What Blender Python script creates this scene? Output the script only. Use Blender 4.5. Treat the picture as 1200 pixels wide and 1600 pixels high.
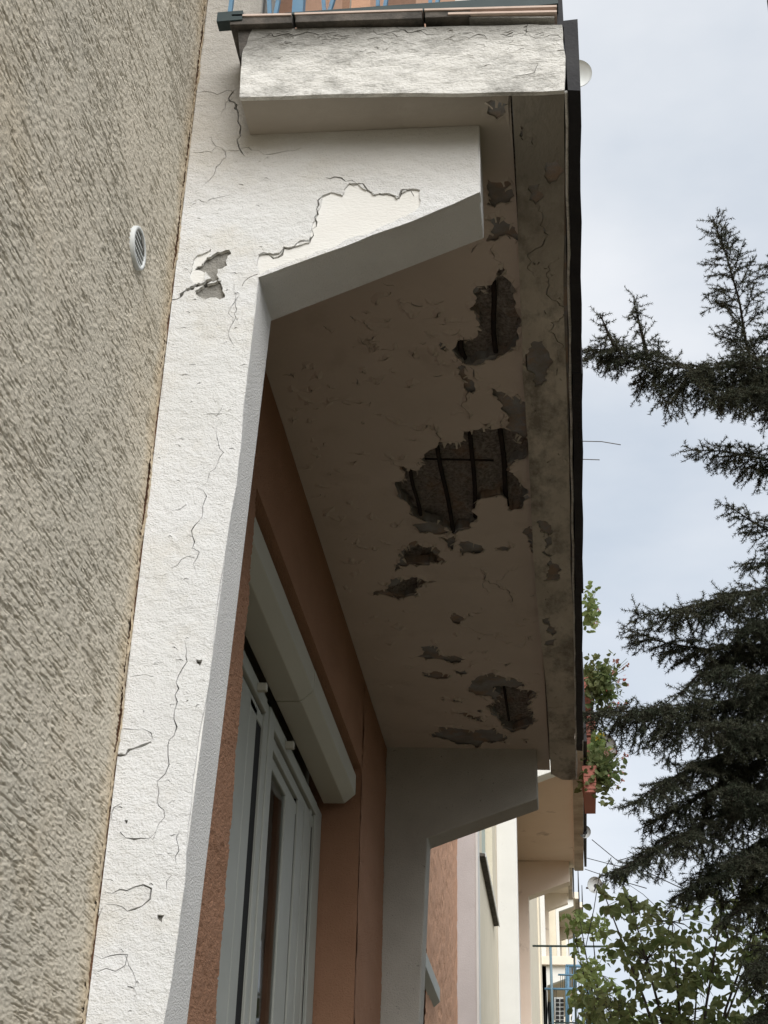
import bpy, bmesh, math, random
import numpy as np
from mathutils import Vector, Matrix, noise
from mathutils.geometry import delaunay_2d_cdt
for o in list(bpy.data.objects): bpy.data.objects.remove(o)
scn = bpy.context.scene
col = scn.collection
rnd = random.Random(11)
rng = np.random.default_rng(7)

# ------------------------------------------------------------------ camera
CAM = Vector((0.851, 0.0, 1.6))
YAW, PITCH, ROLL, FPX = -.1309, .5236, .0265, 2302.0
ca, sa, cb, sb, cc, sc = (math.cos(YAW), math.sin(YAW), math.cos(PITCH), math.sin(PITCH), math.cos(ROLL), math.sin(ROLL))
FWD = Vector((sa*cb, ca*cb, sb)); RIGHT0 = Vector((ca, -sa, 0)); UP0 = RIGHT0.cross(FWD)
RIGHT = cc*RIGHT0 + sc*UP0; UP = -sc*RIGHT0 + cc*UP0
cam = bpy.data.cameras.new('camera'); cam_o = bpy.data.objects.new('camera', cam); col.objects.link(cam_o)
cam.sensor_fit = 'VERTICAL'; cam.sensor_height = 36; cam.lens = FPX/1600*36; cam.clip_start = .05; cam.clip_end = 2000
cam_o.matrix_world = Matrix(((RIGHT.x, UP.x, -FWD.x, CAM.x), (RIGHT.y, UP.y, -FWD.y, CAM.y), (RIGHT.z, UP.z, -FWD.z, CAM.z), (0, 0, 0, 1)))
scn.camera = cam_o

# ------------------------------------------------------------------ sky, sun, exposure
SUN_DIR = Vector((.28, -.73, .62)).normalized()          # towards the veiled sun
w = bpy.data.worlds.new('World'); scn.world = w; w.use_nodes = True
nt = w.node_tree; nt.nodes.clear()
N = nt.nodes.new; L = nt.links.new
out = N('ShaderNodeOutputWorld'); bg = N('ShaderNodeBackground'); sky = N('ShaderNodeTexSky')
sky.sky_type = 'NISHITA'; sky.sun_disc = False
sky.sun_elevation = math.asin(SUN_DIR.z); sky.sun_rotation = math.atan2(SUN_DIR.x, SUN_DIR.y)
sky.air_density = 1.0; sky.dust_density = 3.0
tc = N('ShaderNodeTexCoord'); mp_ = N('ShaderNodeMapping'); mp_.inputs['Scale'].default_value = (1.2, 1.2, 2.6)
nz = N('ShaderNodeTexNoise'); nz.inputs['Scale'].default_value = 1.7; nz.inputs['Detail'].default_value = 6; nz.inputs['Roughness'].default_value = .5
cr = N('ShaderNodeValToRGB')
cr.color_ramp.elements[0].position = .39; cr.color_ramp.elements[0].color = (3.55, 3.9, 4.3, 1)
cr.color_ramp.elements[1].position = .63; cr.color_ramp.elements[1].color = (5.5, 5.55, 5.6, 1)
mx = N('ShaderNodeMix'); mx.data_type = 'RGBA'; mx.inputs[0].default_value = .80
L(tc.outputs['Generated'], mp_.inputs['Vector']); L(mp_.outputs[0], nz.inputs['Vector']); L(nz.outputs['Fac'], cr.inputs['Fac'])
L(sky.outputs[0], mx.inputs[6]); L(cr.outputs[0], mx.inputs[7]); L(mx.outputs[2], bg.inputs['Color'])
bg.inputs['Strength'].default_value = .077
L(bg.outputs[0], out.inputs['Surface'])
sl = bpy.data.lights.new('sun', 'SUN'); sl.energy = 1.5; sl.angle = math.radians(52); sl.color = (1, .99, .98)
so = bpy.data.objects.new('sun', sl); col.objects.link(so); so.rotation_euler = (-SUN_DIR).to_track_quat('-Z', 'Y').to_euler()
scn.view_settings.view_transform = 'Standard'; scn.view_settings.look = 'None'; scn.view_settings.gamma = 1
scn.view_settings.exposure = 1.30

# ------------------------------------------------------------------ helpers
def ray(px, py): return RIGHT*(px-600) + UP*(800-py) + FWD*FPX
def at_y(px, py, Y): d = ray(px, py); return CAM + d*((Y-CAM.y)/d.y)
def at_z(px, py, Z): d = ray(px, py); return CAM + d*((Z-CAM.z)/d.z)
def at_x(px, py, X): d = ray(px, py); return CAM + d*((X-CAM.x)/d.x)

def tag(o, label=None, cat=None, group=None, kind=None):
    for k, v in (('label', label), ('category', cat), ('group', group), ('kind', kind)):
        if v: o[k] = v
    return o
def empty(name, loc=(0, 0, 0)):
    o = bpy.data.objects.new(name, None); col.objects.link(o); o.location = loc; o.empty_display_size = .1
    return o
def mesh_obj(name, verts, faces, m, parent=None, smooth=False):
    me = bpy.data.meshes.new(name); me.from_pydata([tuple(v) for v in verts], [], faces)
    me.materials.append(m)
    if smooth: me.polygons.foreach_set('use_smooth', [True]*len(me.polygons))
    me.update()
    return link(name, me, parent)
def link(name, me, parent=None):
    o = bpy.data.objects.new(name, me); col.objects.link(o)
    if parent:
        o.parent = parent
        p = parent; off = Vector((0, 0, 0))
        while p: off += p.location; p = p.parent
        o.location = -off if parent.parent is None or True else o.location
    return o
def fast_mesh(name, V, T, m, parent=None, smooth=False):
    V = np.asarray(V, np.float32); T = np.asarray(T, np.int32); k = T.shape[1]
    me = bpy.data.meshes.new(name)
    me.vertices.add(len(V)); me.vertices.foreach_set('co', V.ravel())
    me.loops.add(T.size); me.loops.foreach_set('vertex_index', T.ravel())
    me.polygons.add(len(T)); me.polygons.foreach_set('loop_start', np.arange(0, T.size, k, dtype=np.int32))
    me.polygons.foreach_set('loop_total', np.full(len(T), k, np.int32))
    me.polygons.foreach_set('use_smooth', np.full(len(T), smooth, bool))
    me.materials.append(m); me.update(calc_edges=True); me.validate()
    return link(name, me, parent)
class MB:
    def __init__(s): s.v = []; s.f = []
    def box(s, x0, x1, y0, y1, z0, z1):
        b = len(s.v)
        s.v += [(x, y, z) for z in (z0, z1) for y in (y0, y1) for x in (x0, x1)]
        s.f += [tuple(b+i for i in q) for q in ((0, 2, 3, 1), (4, 5, 7, 6), (0, 1, 5, 4), (2, 6, 7, 3), (0, 4, 6, 2), (1, 3, 7, 5))]
        return s
    def prism(s, poly, fn, d0, d1):          # poly: 2D list, fn(u,v,d)->xyz
        b = len(s.v); n = len(poly)
        s.v += [fn(u, v, d0) for u, v in poly] + [fn(u, v, d1) for u, v in poly]
        s.f += [tuple(b+i for i in range(n))[::-1], tuple(b+n+i for i in range(n))]
        s.f += [(b+i, b+(i+1) % n, b+n+(i+1) % n, b+n+i) for i in range(n)]
        return s
    def tube(s, pts, r, seg=6, r1=None, cap=True):
        pts = [Vector(p) for p in pts]; b = len(s.v); n = len(pts)
        for i, p in enumerate(pts):
            t = (pts[min(i+1, n-1)] - pts[max(i-1, 0)]).normalized()
            a = t.orthogonal().normalized() if i == 0 else (a - t*a.dot(t)).normalized()
            c = t.cross(a)
            rr = r if r1 is None else r + (r1-r)*i/max(1, n-1)
            s.v += [tuple(p + (a*math.cos(k*2*math.pi/seg) + c*math.sin(k*2*math.pi/seg))*rr) for k in range(seg)]
        for i in range(n-1):
            for k in range(seg):
                s.f.append((b+i*seg+k, b+i*seg+(k+1) % seg, b+(i+1)*seg+(k+1) % seg, b+(i+1)*seg+k))
        if cap:
            s.f.append(tuple(b+k for k in range(seg))[::-1]); s.f.append(tuple(b+(n-1)*seg+k for k in range(seg)))
        return s
    def build(s, name, m, parent=None, bevel=0, smooth=False):
        o = mesh_obj(name, s.v, s.f, m, parent, smooth)
        if bevel:
            md = o.modifiers.new('bevel', 'BEVEL'); md.width = bevel; md.segments = 2; md.limit_method = 'ANGLE'
        return o
def box(name, m, parent, x0, x1, y0, y1, z0, z1, bevel=0): return MB().box(x0, x1, y0, y1, z0, z1).build(name, m, parent, bevel)

def mat(name, c, rough=.9, c2=None, scale=6., lo=.35, hi=.65, bump=0., bscale=80., stretch=(1, 1, 1), spec=.25, metal=0., dirt=None, dscale=3., dlo=.55, dhi=.75, damt=.7, detail=6, bdetail=4, bump2=0., b2scale=20., drough=.6):
    m = bpy.data.materials.new(name); m.use_nodes = True; t = m.node_tree; n = t.nodes.new; l = t.links.new
    b = t.nodes['Principled BSDF']; b.inputs['Roughness'].default_value = rough; b.inputs['Metallic'].default_value = metal
    b.inputs['Specular IOR Level'].default_value = spec
    tc = n('ShaderNodeTexCoord')
    def nz(sc, det, st=(1, 1, 1), off=0., rg=.6):
        mp = n('ShaderNodeMapping'); mp.inputs['Scale'].default_value = st; mp.inputs['Location'].default_value = (off, off*.7, off*1.3)
        l(tc.outputs['Object'], mp.inputs['Vector'])
        x = n('ShaderNodeTexNoise'); x.inputs['Scale'].default_value = sc; x.inputs['Detail'].default_value = det; x.inputs['Roughness'].default_value = rg
        l(mp.outputs[0], x.inputs['Vector']); return x.outputs['Fac']
    def ramp(src, lo, hi, a, bb):
        r = n('ShaderNodeValToRGB'); e = r.color_ramp.elements
        e[0].position = lo; e[1].position = hi; e[0].color = a; e[1].color = bb
        l(src, r.inputs['Fac']); return r.outputs[0]
    c2 = c2 or tuple(v*.82 for v in c)
    o = ramp(nz(scale, detail, stretch), lo, hi, (*c, 1), (*c2, 1))
    if dirt:
        f = ramp(nz(dscale, 12, stretch, 3.7, drough), dlo, dhi, (0, 0, 0, 1), (damt, damt, damt, 1))
        x = n('ShaderNodeMix'); x.data_type = 'RGBA'; l(f, x.inputs[0]); l(o, x.inputs[6]); x.inputs[7].default_value = (*dirt, 1); o = x.outputs[2]
    l(o, b.inputs['Base Color'])
    if bump:
        bp = n('ShaderNodeBump'); bp.inputs['Strength'].default_value = 1; bp.inputs['Distance'].default_value = bump
        l(nz(bscale, bdetail, stretch, 9.1), bp.inputs['Height'])
        if bump2:
            b2 = n('ShaderNodeBump'); b2.inputs['Strength'].default_value = 1; b2.inputs['Distance'].default_value = bump2
            l(nz(b2scale, 8, stretch, 5.3, .65), b2.inputs['Height']); l(b2.outputs[0], bp.inputs['Normal'])
        l(bp.outputs[0], b.inputs['Normal'])
    return m
def leafmat(name, c, c2, trans=.35, scale=9.):
    m = mat(name, c, .55, c2, scale, spec=.3); t = m.node_tree; b = t.nodes['Principled BSDF']
    tr = t.nodes.new('ShaderNodeBsdfTranslucent'); mi = t.nodes.new('ShaderNodeMixShader'); mi.inputs[0].default_value = trans
    src = b.inputs['Base Color'].links[0].from_socket; t.links.new(src, tr.inputs['Color'])
    o = t.nodes['Material Output']; t.links.new(b.outputs[0], mi.inputs[1]); t.links.new(tr.outputs[0], mi.inputs[2]); t.links.new(mi.outputs[0], o.inputs['Surface'])
    return m

M = {}
M['beige'] = mat('beige_render', (.71, .645, .53), .95, (.65, .60, .50), 2.2, bump=.0028, bscale=620, dirt=(.66, .55, .39), dscale=1.4, dlo=.5, dhi=.7, damt=.55)
def tan_edge(m):
    t = m.node_tree; n = t.nodes.new; l = t.links.new; b = t.nodes['Principled BSDF']; src = b.inputs['Base Color'].links[0].from_socket
    tc = n('ShaderNodeTexCoord'); sp = n('ShaderNodeSeparateXYZ'); l(tc.outputs['Object'], sp.inputs[0])
    nz = n('ShaderNodeTexNoise'); nz.inputs['Scale'].default_value = 7; nz.inputs['Detail'].default_value = 6; l(tc.outputs['Object'], nz.inputs['Vector'])
    a = n('ShaderNodeMath'); a.operation = 'MULTIPLY_ADD'; l(nz.outputs['Fac'], a.inputs[0]); a.inputs[1].default_value = .12; l(sp.outputs['Y'], a.inputs[2])
    mr = n('ShaderNodeMapRange'); mr.inputs[1].default_value = 2.60; mr.inputs[2].default_value = 2.665; mr.inputs[4].default_value = .75; l(a.outputs[0], mr.inputs[0])
    x = n('ShaderNodeMix'); x.data_type = 'RGBA'; l(mr.outputs[0], x.inputs[0]); l(src, x.inputs[6]); x.inputs[7].default_value = (.62, .50, .34, 1); l(x.outputs[2], b.inputs['Base Color'])
tan_edge(M['beige'])
def edge_grime(m, axis, lo, hi, c, amt, sc=9., wob=.1, st=(1, 1, 1)):      # grime that has settled along a joint, broken up by noise
    t = m.node_tree; n = t.nodes.new; l = t.links.new; b = t.nodes['Principled BSDF']; src = b.inputs['Base Color'].links[0].from_socket
    tc = n('ShaderNodeTexCoord'); sp = n('ShaderNodeSeparateXYZ'); l(tc.outputs['Object'], sp.inputs[0]); mp = n('ShaderNodeMapping'); mp.inputs['Scale'].default_value = st; l(tc.outputs['Object'], mp.inputs[0])
    nz = n('ShaderNodeTexNoise'); nz.inputs['Scale'].default_value = sc; nz.inputs['Detail'].default_value = 12; nz.inputs['Roughness'].default_value = .75; l(mp.outputs[0], nz.inputs['Vector'])
    a = n('ShaderNodeMath'); a.operation = 'MULTIPLY_ADD'; l(nz.outputs['Fac'], a.inputs[0]); a.inputs[1].default_value = wob*2; l(sp.outputs[axis], a.inputs[2])
    mr = n('ShaderNodeMapRange'); mr.inputs[1].default_value = lo+wob; mr.inputs[2].default_value = hi+wob; mr.inputs[4].default_value = amt; l(a.outputs[0], mr.inputs[0])
    x = n('ShaderNodeMix'); x.data_type = 'RGBA'; l(mr.outputs[0], x.inputs[0]); l(src, x.inputs[6]); x.inputs[7].default_value = (*c, 1); l(x.outputs[2], b.inputs['Base Color'])
M['beige_edge'] = mat('tan_render_edge', (.58, .47, .32), .95, (.52, .44, .33), 7, bump=.0015, bscale=420)
M['beige_far'] = mat('beige_render_scratched', (.55, .49, .39), .95, (.47, .43, .35), 2.2, bump=.006, bscale=110, stretch=(1, .22, 1))
M['white'] = mat('white_lime_paint', (.72, .726, .722), .9, (.68, .684, .67), 3, bump=.0028, bscale=260, stretch=(.85, 1, 1.1), bump2=.008, b2scale=34, dirt=(.58, .54, .45), dscale=2.8, dlo=.52, dhi=.72, damt=.6, drough=.7)
M['white_side'] = mat('white_pier_side_paint', (.72, .715, .70), .9, (.67, .665, .65), 5, bump=.005, bscale=230)
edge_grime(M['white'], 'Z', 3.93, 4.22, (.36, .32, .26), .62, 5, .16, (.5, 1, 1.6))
M['cream'] = mat('cream_undercoat', (.725, .72, .69), .9, (.69, .68, .645), 5, bump=.0015, bscale=90, stretch=(1, 1, 3))
M['mortar'] = mat('grey_mortar', (.27, .26, .235), .95, (.19, .183, .166), 30, bump=.006, bscale=120)
M['dirtywhite'] = mat('weathered_white_paint', (.80, .79, .75), .9, (.72, .71, .67), 4, bump=.003, bscale=240, stretch=(.6, 1, 1.2), bump2=.014, b2scale=30, dirt=(.15, .145, .13), dscale=9, dlo=.47, dhi=.64, damt=.75, drough=.85)
edge_grime(M['dirtywhite'], 'Z', 4.30, 4.41, (.11, .105, .09), .8, 16, .07, (.5, 1, 1))
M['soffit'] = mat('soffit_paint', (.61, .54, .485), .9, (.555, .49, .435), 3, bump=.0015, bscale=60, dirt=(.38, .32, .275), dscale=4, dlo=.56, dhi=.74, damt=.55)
M['plaster'] = mat('grey_blue_undercoat', (.29, .30, .31), .9, (.21, .19, .17), 14, bump=.004, bscale=90, dirt=(.32, .23, .17), dscale=9, dlo=.5, dhi=.62, damt=.8)
M['concrete'] = mat('spalled_concrete', (.38, .345, .315), .95, (.16, .143, .13), 90, bump=.016, bscale=140, dirt=(.34, .20, .12), dscale=9, dlo=.55, dhi=.72, damt=.45)
M['lip'] = mat('lip_paint', (.60, .56, .49), .95, (.47, .435, .375), 9, bump=.003, bscale=90, stretch=(1, .5, 1), dirt=(.16, .148, .125), dscale=9, dlo=.47, dhi=.64, damt=.8, drough=.72)
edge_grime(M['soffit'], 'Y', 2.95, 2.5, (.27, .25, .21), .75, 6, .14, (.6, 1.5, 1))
edge_grime(M['lip'], 'Y', 3.35, 2.75, (.13, .12, .10), .7, 7, .3)
M['flake'] = mat('lifted_paint', (.60, .55, .48), .9, (.46, .41, .36), 20)
M['rust'] = mat('rusted_steel', (.014, .012, .013), .85, (.03, .02, .016), 40, bump=.003, bscale=200)
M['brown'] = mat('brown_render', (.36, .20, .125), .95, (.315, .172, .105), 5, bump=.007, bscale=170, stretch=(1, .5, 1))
M['brown2'] = mat('peach_render', (.62, .37, .245), .95, (.56, .33, .22), 7, bump=.005, bscale=70)
M['black'] = mat('black_sheet_metal', (.014, .0145, .018), .7, (.024, .024, .026), 9, spec=.3, bump=.006, bscale=14)
M['pvc'] = mat('window_plastic', (.38, .395, .355), .5, (.34, .355, .32), 5, spec=.4)
M['pvc_dark'] = mat('slot_rubber', (.01, .01, .01), .8)
M['boxpvc'] = mat('shutter_plastic', (.49, .48, .41), .5, (.46, .45, .385), 2, spec=.4)
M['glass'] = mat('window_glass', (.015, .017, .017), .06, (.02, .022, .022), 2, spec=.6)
M['clear'] = mat('clear_glass', (.9, .95, .93), .03, (.9, .95, .93), 2, spec=.5)
def _clear(m):
    t = m.node_tree; tr = t.nodes.new('ShaderNodeBsdfTransparent'); gl = t.nodes.new('ShaderNodeBsdfGlossy'); gl.inputs['Roughness'].default_value = .03
    fr = t.nodes.new('ShaderNodeFresnel'); fr.inputs[0].default_value = 1.5; mi = t.nodes.new('ShaderNodeMixShader'); tr.inputs[0].default_value = (.78, .84, .80, 1)
    t.links.new(fr.outputs[0], mi.inputs[0]); t.links.new(tr.outputs[0], mi.inputs[1]); t.links.new(gl.outputs[0], mi.inputs[2]); t.links.new(mi.outputs[0], t.nodes['Material Output'].inputs['Surface'])
_clear(M['clear'])
M['blind'] = mat('blind_slats', (.36, .35, .29), .7, spec=.3)
M['blue'] = mat('blue_railing_paint', (.085, .19, .30), .6, (.12, .23, .33), 20, spec=.4, dirt=(.20, .12, .07), dscale=25, dlo=.6, dhi=.7, damt=.6)
M['teal'] = mat('dark_teal_rail', (.018, .035, .038), .6, (.03, .05, .05), 10, spec=.4)
M['flash'] = mat('dirty_flashing', (.13, .115, .10), .9, (.05, .047, .043), 18, bump=.003, bscale=120)
M['tile'] = mat('pink_tile_edge', (.62, .50, .43), .8, (.50, .40, .34), 12)
M['needle'] = mat('spruce_needles', (.050, .066, .042), .7, (.105, .108, .072), 6, spec=.2)
M['bark'] = mat('bark', (.045, .035, .028), .95, (.025, .02, .017), 20, bump=.01, bscale=40)
M['leaf'] = leafmat('broad_leaves', (.09, .135, .045), (.16, .17, .07), .5, 4)
M['leaf2'] = leafmat('pale_leaves', (.16, .23, .07), (.22, .26, .10), .5, 3)
M['petal'] = leafmat('red_petals', (.45, .06, .05), (.55, .16, .12), .3, 9)
M['petal2'] = leafmat('yellow_petals', (.65, .45, .03), (.7, .55, .08), .3, 9)
M['terra'] = mat('terracotta_plastic', (.30, .105, .075), .6, (.26, .09, .065), 8)
M['dish'] = mat('dish_grey', (.62, .64, .63), .5, (.56, .58, .57), 3, spec=.4)
M['lav'] = mat('pale_grey_end_wall', (.56, .53, .52), .9, (.51, .48, .47), 4, bump=.002, bscale=120, dirt=(.36, .33, .32), dscale=2, dlo=.62, dhi=.72, damt=.4)
M['creamwall'] = mat('cream_wall', (.74, .675, .54), .9, (.68, .62, .49), 3, bump=.004, bscale=90)
M['farwhite'] = mat('far_white_pier', (.72, .72, .69), .9, (.66, .66, .63), 2.5, dirt=(.40, .39, .37), dscale=6, dlo=.66, dhi=.71, damt=.7)
M['farsoffit'] = mat('far_beige_soffit', (.78, .70, .60), .9, (.74, .66, .56), 2, dirt=(.25, .21, .17), dscale=2.5, dlo=.62, dhi=.72, damt=.6)
M['farlip'] = mat('far_stained_lip', (.50, .44, .37), .9, (.30, .26, .21), 3)
M['ground'] = mat('dry_lawn', (.12, .10, .06), .95, (.09, .085, .045), 1.5)
M['paving'] = mat('paving', (.22, .195, .16), .95, (.17, .15, .125), 4)
M['roof'] = mat('roof_bitumen', (.08, .08, .08), .9)
M['wire'] = mat('black_cable', (.02, .02, .02), .7)

# ------------------------------------------------------------------ fields and skins
def field(nv, nu, sv, su):                     # smooth unit-variance random field
    a = rng.standard_normal((nv, nu)); F = np.fft.rfft2(a)
    fv = np.fft.fftfreq(nv)[:, None]; fu = np.fft.rfftfreq(nu)[None]
    F *= np.exp(-2*np.pi**2*((fv*sv)**2 + (fu*su)**2)); b = np.fft.irfft2(F, (nv, nu))
    return (b-b.mean())/b.std()
def sstep(x, a, b): t = np.clip((x-a)/(b-a), 0, 1); return t*t*(3-2*t)
def scratch_coat(name, y0, y1, z0, z1, st, x, m, parent, depth=.004, gl=.012, gw=.0016, thr=(-1.0, -1.9), grain=.0007, sty=None, clip=None, big=.0012):
    sty = sty or st; nu = int((y1-y0)/sty)+1; nv = int((z1-z0)/st)+1
    g = field(nv, nu, gw/st, gl/sty)*.75 + field(nv, nu, gw*1.35/st, gl*.45/sty)*.65
    g /= g.std()
    zone = field(nv, nu, .05/st, .05/sty)*.25
    gro = sstep(g+zone, thr[0], thr[1])
    h = -depth*gro + grain*field(nv, nu, .0014/st, .0020/sty) + big*field(nv, nu, .03/st, .05/sty)
    Y, Z = np.meshgrid(np.linspace(y0, y1, nu), np.linspace(z0, z1, nv))
    Vx = np.stack([x+h, Y, Z], -1).reshape(-1, 3)
    i = (np.arange(nv-1)[:, None]*nu + np.arange(nu-1)[None]).ravel()
    if clip: i = i[inside(Vx[i, 1], Vx[i, 2], clip)]
    Q = np.stack([i, i+1, i+nu+1, i+nu], 1); used, inv = np.unique(Q, return_inverse=True)
    return fast_mesh(name, Vx[used], inv.reshape(-1, 4), m, parent, True)

def jag(poly, amp=.22, mn=.008, seed=0, closed=True):
    r = random.Random(seed); P = [Vector((p[0], p[1])) for p in poly]
    while True:
        Q = []; ch = False; n = len(P)
        for i in range(n if closed else n-1):
            a, b = P[i], P[(i+1) % n]; Q.append(a); d = b-a; Ln = d.length
            if Ln > mn*1.7:
                Q.append((a+b)/2 + Vector((-d.y, d.x))*r.uniform(-amp, amp)); ch = True
        if not closed: Q.append(P[-1])
        P = Q
        if not ch: return P
def crack(poly, wd, seed=0, amp=.25, mn=.012):
    P = jag(poly, amp, mn, seed, False); r = random.Random(seed+1); n = len(P); A = []; B = []
    for i, p in enumerate(P):
        t = (P[min(i+1, n-1)]-P[max(i-1, 0)]).normalized(); nn = Vector((-t.y, t.x))
        k = wd*.5*(r.uniform(.35, 1.3))*(.25+.75*math.sin(math.pi*(i+.4)/(n-.2)))
        A.append(p+nn*k); B.append(p-nn*k)
    return A + B[::-1]
def inside(px, py, poly):
    x = np.array([p[0] for p in poly]); y = np.array([p[1] for p in poly])
    res = np.zeros(len(px), bool)
    sel = np.where((px > x.min()) & (px < x.max()) & (py > y.min()) & (py < y.max()))[0]
    if not len(sel): return res
    qx = px[sel]; qy = py[sel]; c = np.zeros(len(sel), bool); j = len(x)-1
    for i in range(len(x)):
        cond = (y[i] > qy) != (y[j] > qy)
        if cond.any():
            xi = (x[j]-x[i])*(qy-y[i])/((y[j]-y[i]) or 1e-12) + x[i]; c ^= cond & (qx < xi)
        j = i
    res[sel] = c
    return res
def skin(name, outline, holes, fn, th, m, parent, step=.03, curl=0., wav=.0, seed=0, ring=.014, wscale=6., edgewav=0.):
    r = random.Random(seed); V = []; E = []
    def add(poly):
        b = len(V); n = len(poly); V.extend(Vector((p[0], p[1])) for p in poly)
        E.extend((b+i, b+(i+1) % n) for i in range(n))
    add(outline); nout = len(V)
    for h in holes: add(h)
    nh = len(V)
    for h in holes:
        n = len(h)
        for i in range(0, n, 2):
            t = Vector(h[(i+1) % n])-Vector(h[i-1])
            if t.length < 1e-6: continue
            nn = Vector((t.y, -t.x)).normalized()*ring*r.uniform(.7, 1.4)
            V.append(Vector(h[i])+nn); V.append(Vector(h[i])-nn)
    us = [p[0] for p in outline]; vs = [p[1] for p in outline]
    u = min(us)
    while u < max(us):
        v = min(vs)
        while v < max(vs):
            V.append(Vector((u+r.uniform(-.3, .3)*step, v+r.uniform(-.3, .3)*step))); v += step
        u += step
    # keep extra points inside the outline and out of the holes
    ex = np.array([(p.x, p.y) for p in V[nh:]]); keep = inside(ex[:, 0], ex[:, 1], outline)
    for h in holes: keep &= ~inside(ex[:, 0], ex[:, 1], h)
    V = V[:nh] + [p for p, k in zip(V[nh:], keep) if k]
    vv, ee, ff, ov, oe, of = delaunay_2d_cdt(V, E, [], 0, 1e-6, True)
    P = np.array([(p.x, p.y) for p in vv]); F = np.array([tuple(f) for f in ff])
    c = P[F].mean(1); k = inside(c[:, 0], c[:, 1], outline)
    for h in holes: k &= ~inside(c[:, 0], c[:, 1], h)
    F = F[k]
    isedge = np.zeros(len(P), bool)
    for i, ids in enumerate(ov):
        if not ids or any(nout <= q < nh for q in ids): isedge[i] = True
    D = np.zeros(len(P))
    for i in range(len(P)):
        if wav: D[i] += wav*noise.noise(Vector((P[i, 0]*wscale, P[i, 1]*wscale, seed*3.1)))
        if curl and isedge[i]:
            D[i] += curl*max(0, noise.noise(Vector((P[i, 0]*22, P[i, 1]*22, seed+5.)))+.25)
    n = len(P)
    VV = [fn(P[i, 0], P[i, 1], D[i]) for i in range(n)] + [fn(P[i, 0], P[i, 1], D[i]-th) for i in range(n)]
    cnt = {}
    for f in F:
        for a, b in ((f[0], f[1]), (f[1], f[2]), (f[2], f[0])):
            cnt[(a, b)] = 1
    side = [(a, b) for a, b in cnt if (b, a) not in cnt]
    T = [tuple(f) for f in F]
    for a, b in side: T += [(b, a, a+n), (b, a+n, b+n)]
    return fast_mesh(name, np.array([tuple(v) for v in VV]), np.array(T), m, parent, False)

# ------------------------------------------------------------------ ground
g = MB(); g.v = [(-400, -400, 0), (400, -400, 0), (400, 400, 0), (-400, 400, 0)]; g.f = [(0, 1, 2, 3)]
tag(g.build('ground', M['ground']), kind='structure')
g = MB(); g.v = [(0, -30, .004), (1.5, -30, .004), (1.5, 110, .004), (0, 110, .004)]; g.f = [(0, 1, 2, 3)]
tag(g.build('path', M['paving']), kind='structure')

# ------------------------------------------------------------------ near building
B = empty('apartment_building')
tag(B, 'apartment building with beige scratched render, brown walls and a crumbling white balcony overhead', 'building')
YB, YK, YS, Y2 = 2.609, 2.775, 2.485, 6.775     # bracket front, back, slab front, second bracket front
YE = 7.06
def zs(x): return 4.213 - .034*x/.92             # the slab falls slightly outwards
TOP = 15.5
# walls
box('wall', M['beige_far'], B, -.4, -.008, -9, YB+.01, 0, TOP)
scratch_coat('render_coat', 1.35, YB-.012, 1.75, 5.0, .0016, 0, M['beige'], B, depth=.0033, gl=.017, gw=.0009, thr=(-.85, -1.35), sty=.0031, grain=.0006, big=.0003, clip=[(1.36, 3.4), (1.5, 3.9), (2.4, 4.95), (2.62, 4.99), (2.62, 1.76), (2.0, 1.76), (1.95, 2.1)])
scratch_coat('render_edge', YB-.0125, YB+.004, 1.75, 5.0, .003, 0.0012, M['beige_edge'], B, depth=.0015, sty=.002, gl=.003, gw=.003, big=.0018)
NY0, NY1, NZ, ND = 3.59, 5.95, 3.80, .166
box('wall', M['brown'], B, -.4, 0, YB+.012, NY0, 0, TOP)
box('wall', M['brown'], B, -.4, 0, NY1, 9.86-2.36, 0, TOP)
box('wall', M['brown'], B, -.4, 0, NY0, NY1, NZ, 4.25)
box('wall', M['brown'], B, -.4, 0, NY0, NY1, 0, 1.7)
box('wall', M['brown2'], B, -.4, 0, NY0, 4.55, 4.25, TOP)
box('wall', M['brown2'], B, -.4, 0, 5.35, NY1, 4.25, TOP)
box('wall', M['brown2'], B, -.4, 0, 4.55, 5.35, 9.4, TOP)
box('wall', M['brown2'], B, -.4, 0, 4.55, 5.35, 4.25, 5.2)
# the next flat on, with a niche of the same kind
Q0, Q1 = 7.5, 9.84
box('wall', M['brown2'], B, -.4, 0, Q0, Q1, NZ, TOP); box('wall', M['brown'], B, -.4, -ND, Q0, Q1, 0, NZ)
box('wall', M['brown2'], B, -.4, 0, Q1, 11.42, 0, TOP)
scratch_coat('render_coat', YK+.02, NY0, 1.9, 3.9, .0056, .0045, M['brown'], B, depth=.004, thr=(-.9, -1.7), gl=.007, gw=.0022)
scratch_coat('render_coat', 8.9, 11.41, 3.3, 7.0, .016, .005, M['brown2'], B, depth=.009, thr=(-.9, -1.6), gl=.014, gw=.014)
scratch_coat('render_coat', NY1+.003, Y2, 2.4, 4.2, .007, .003, M['brown'], B, depth=.003, thr=(-1., -1.8), gl=.004, gw=.012)

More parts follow.
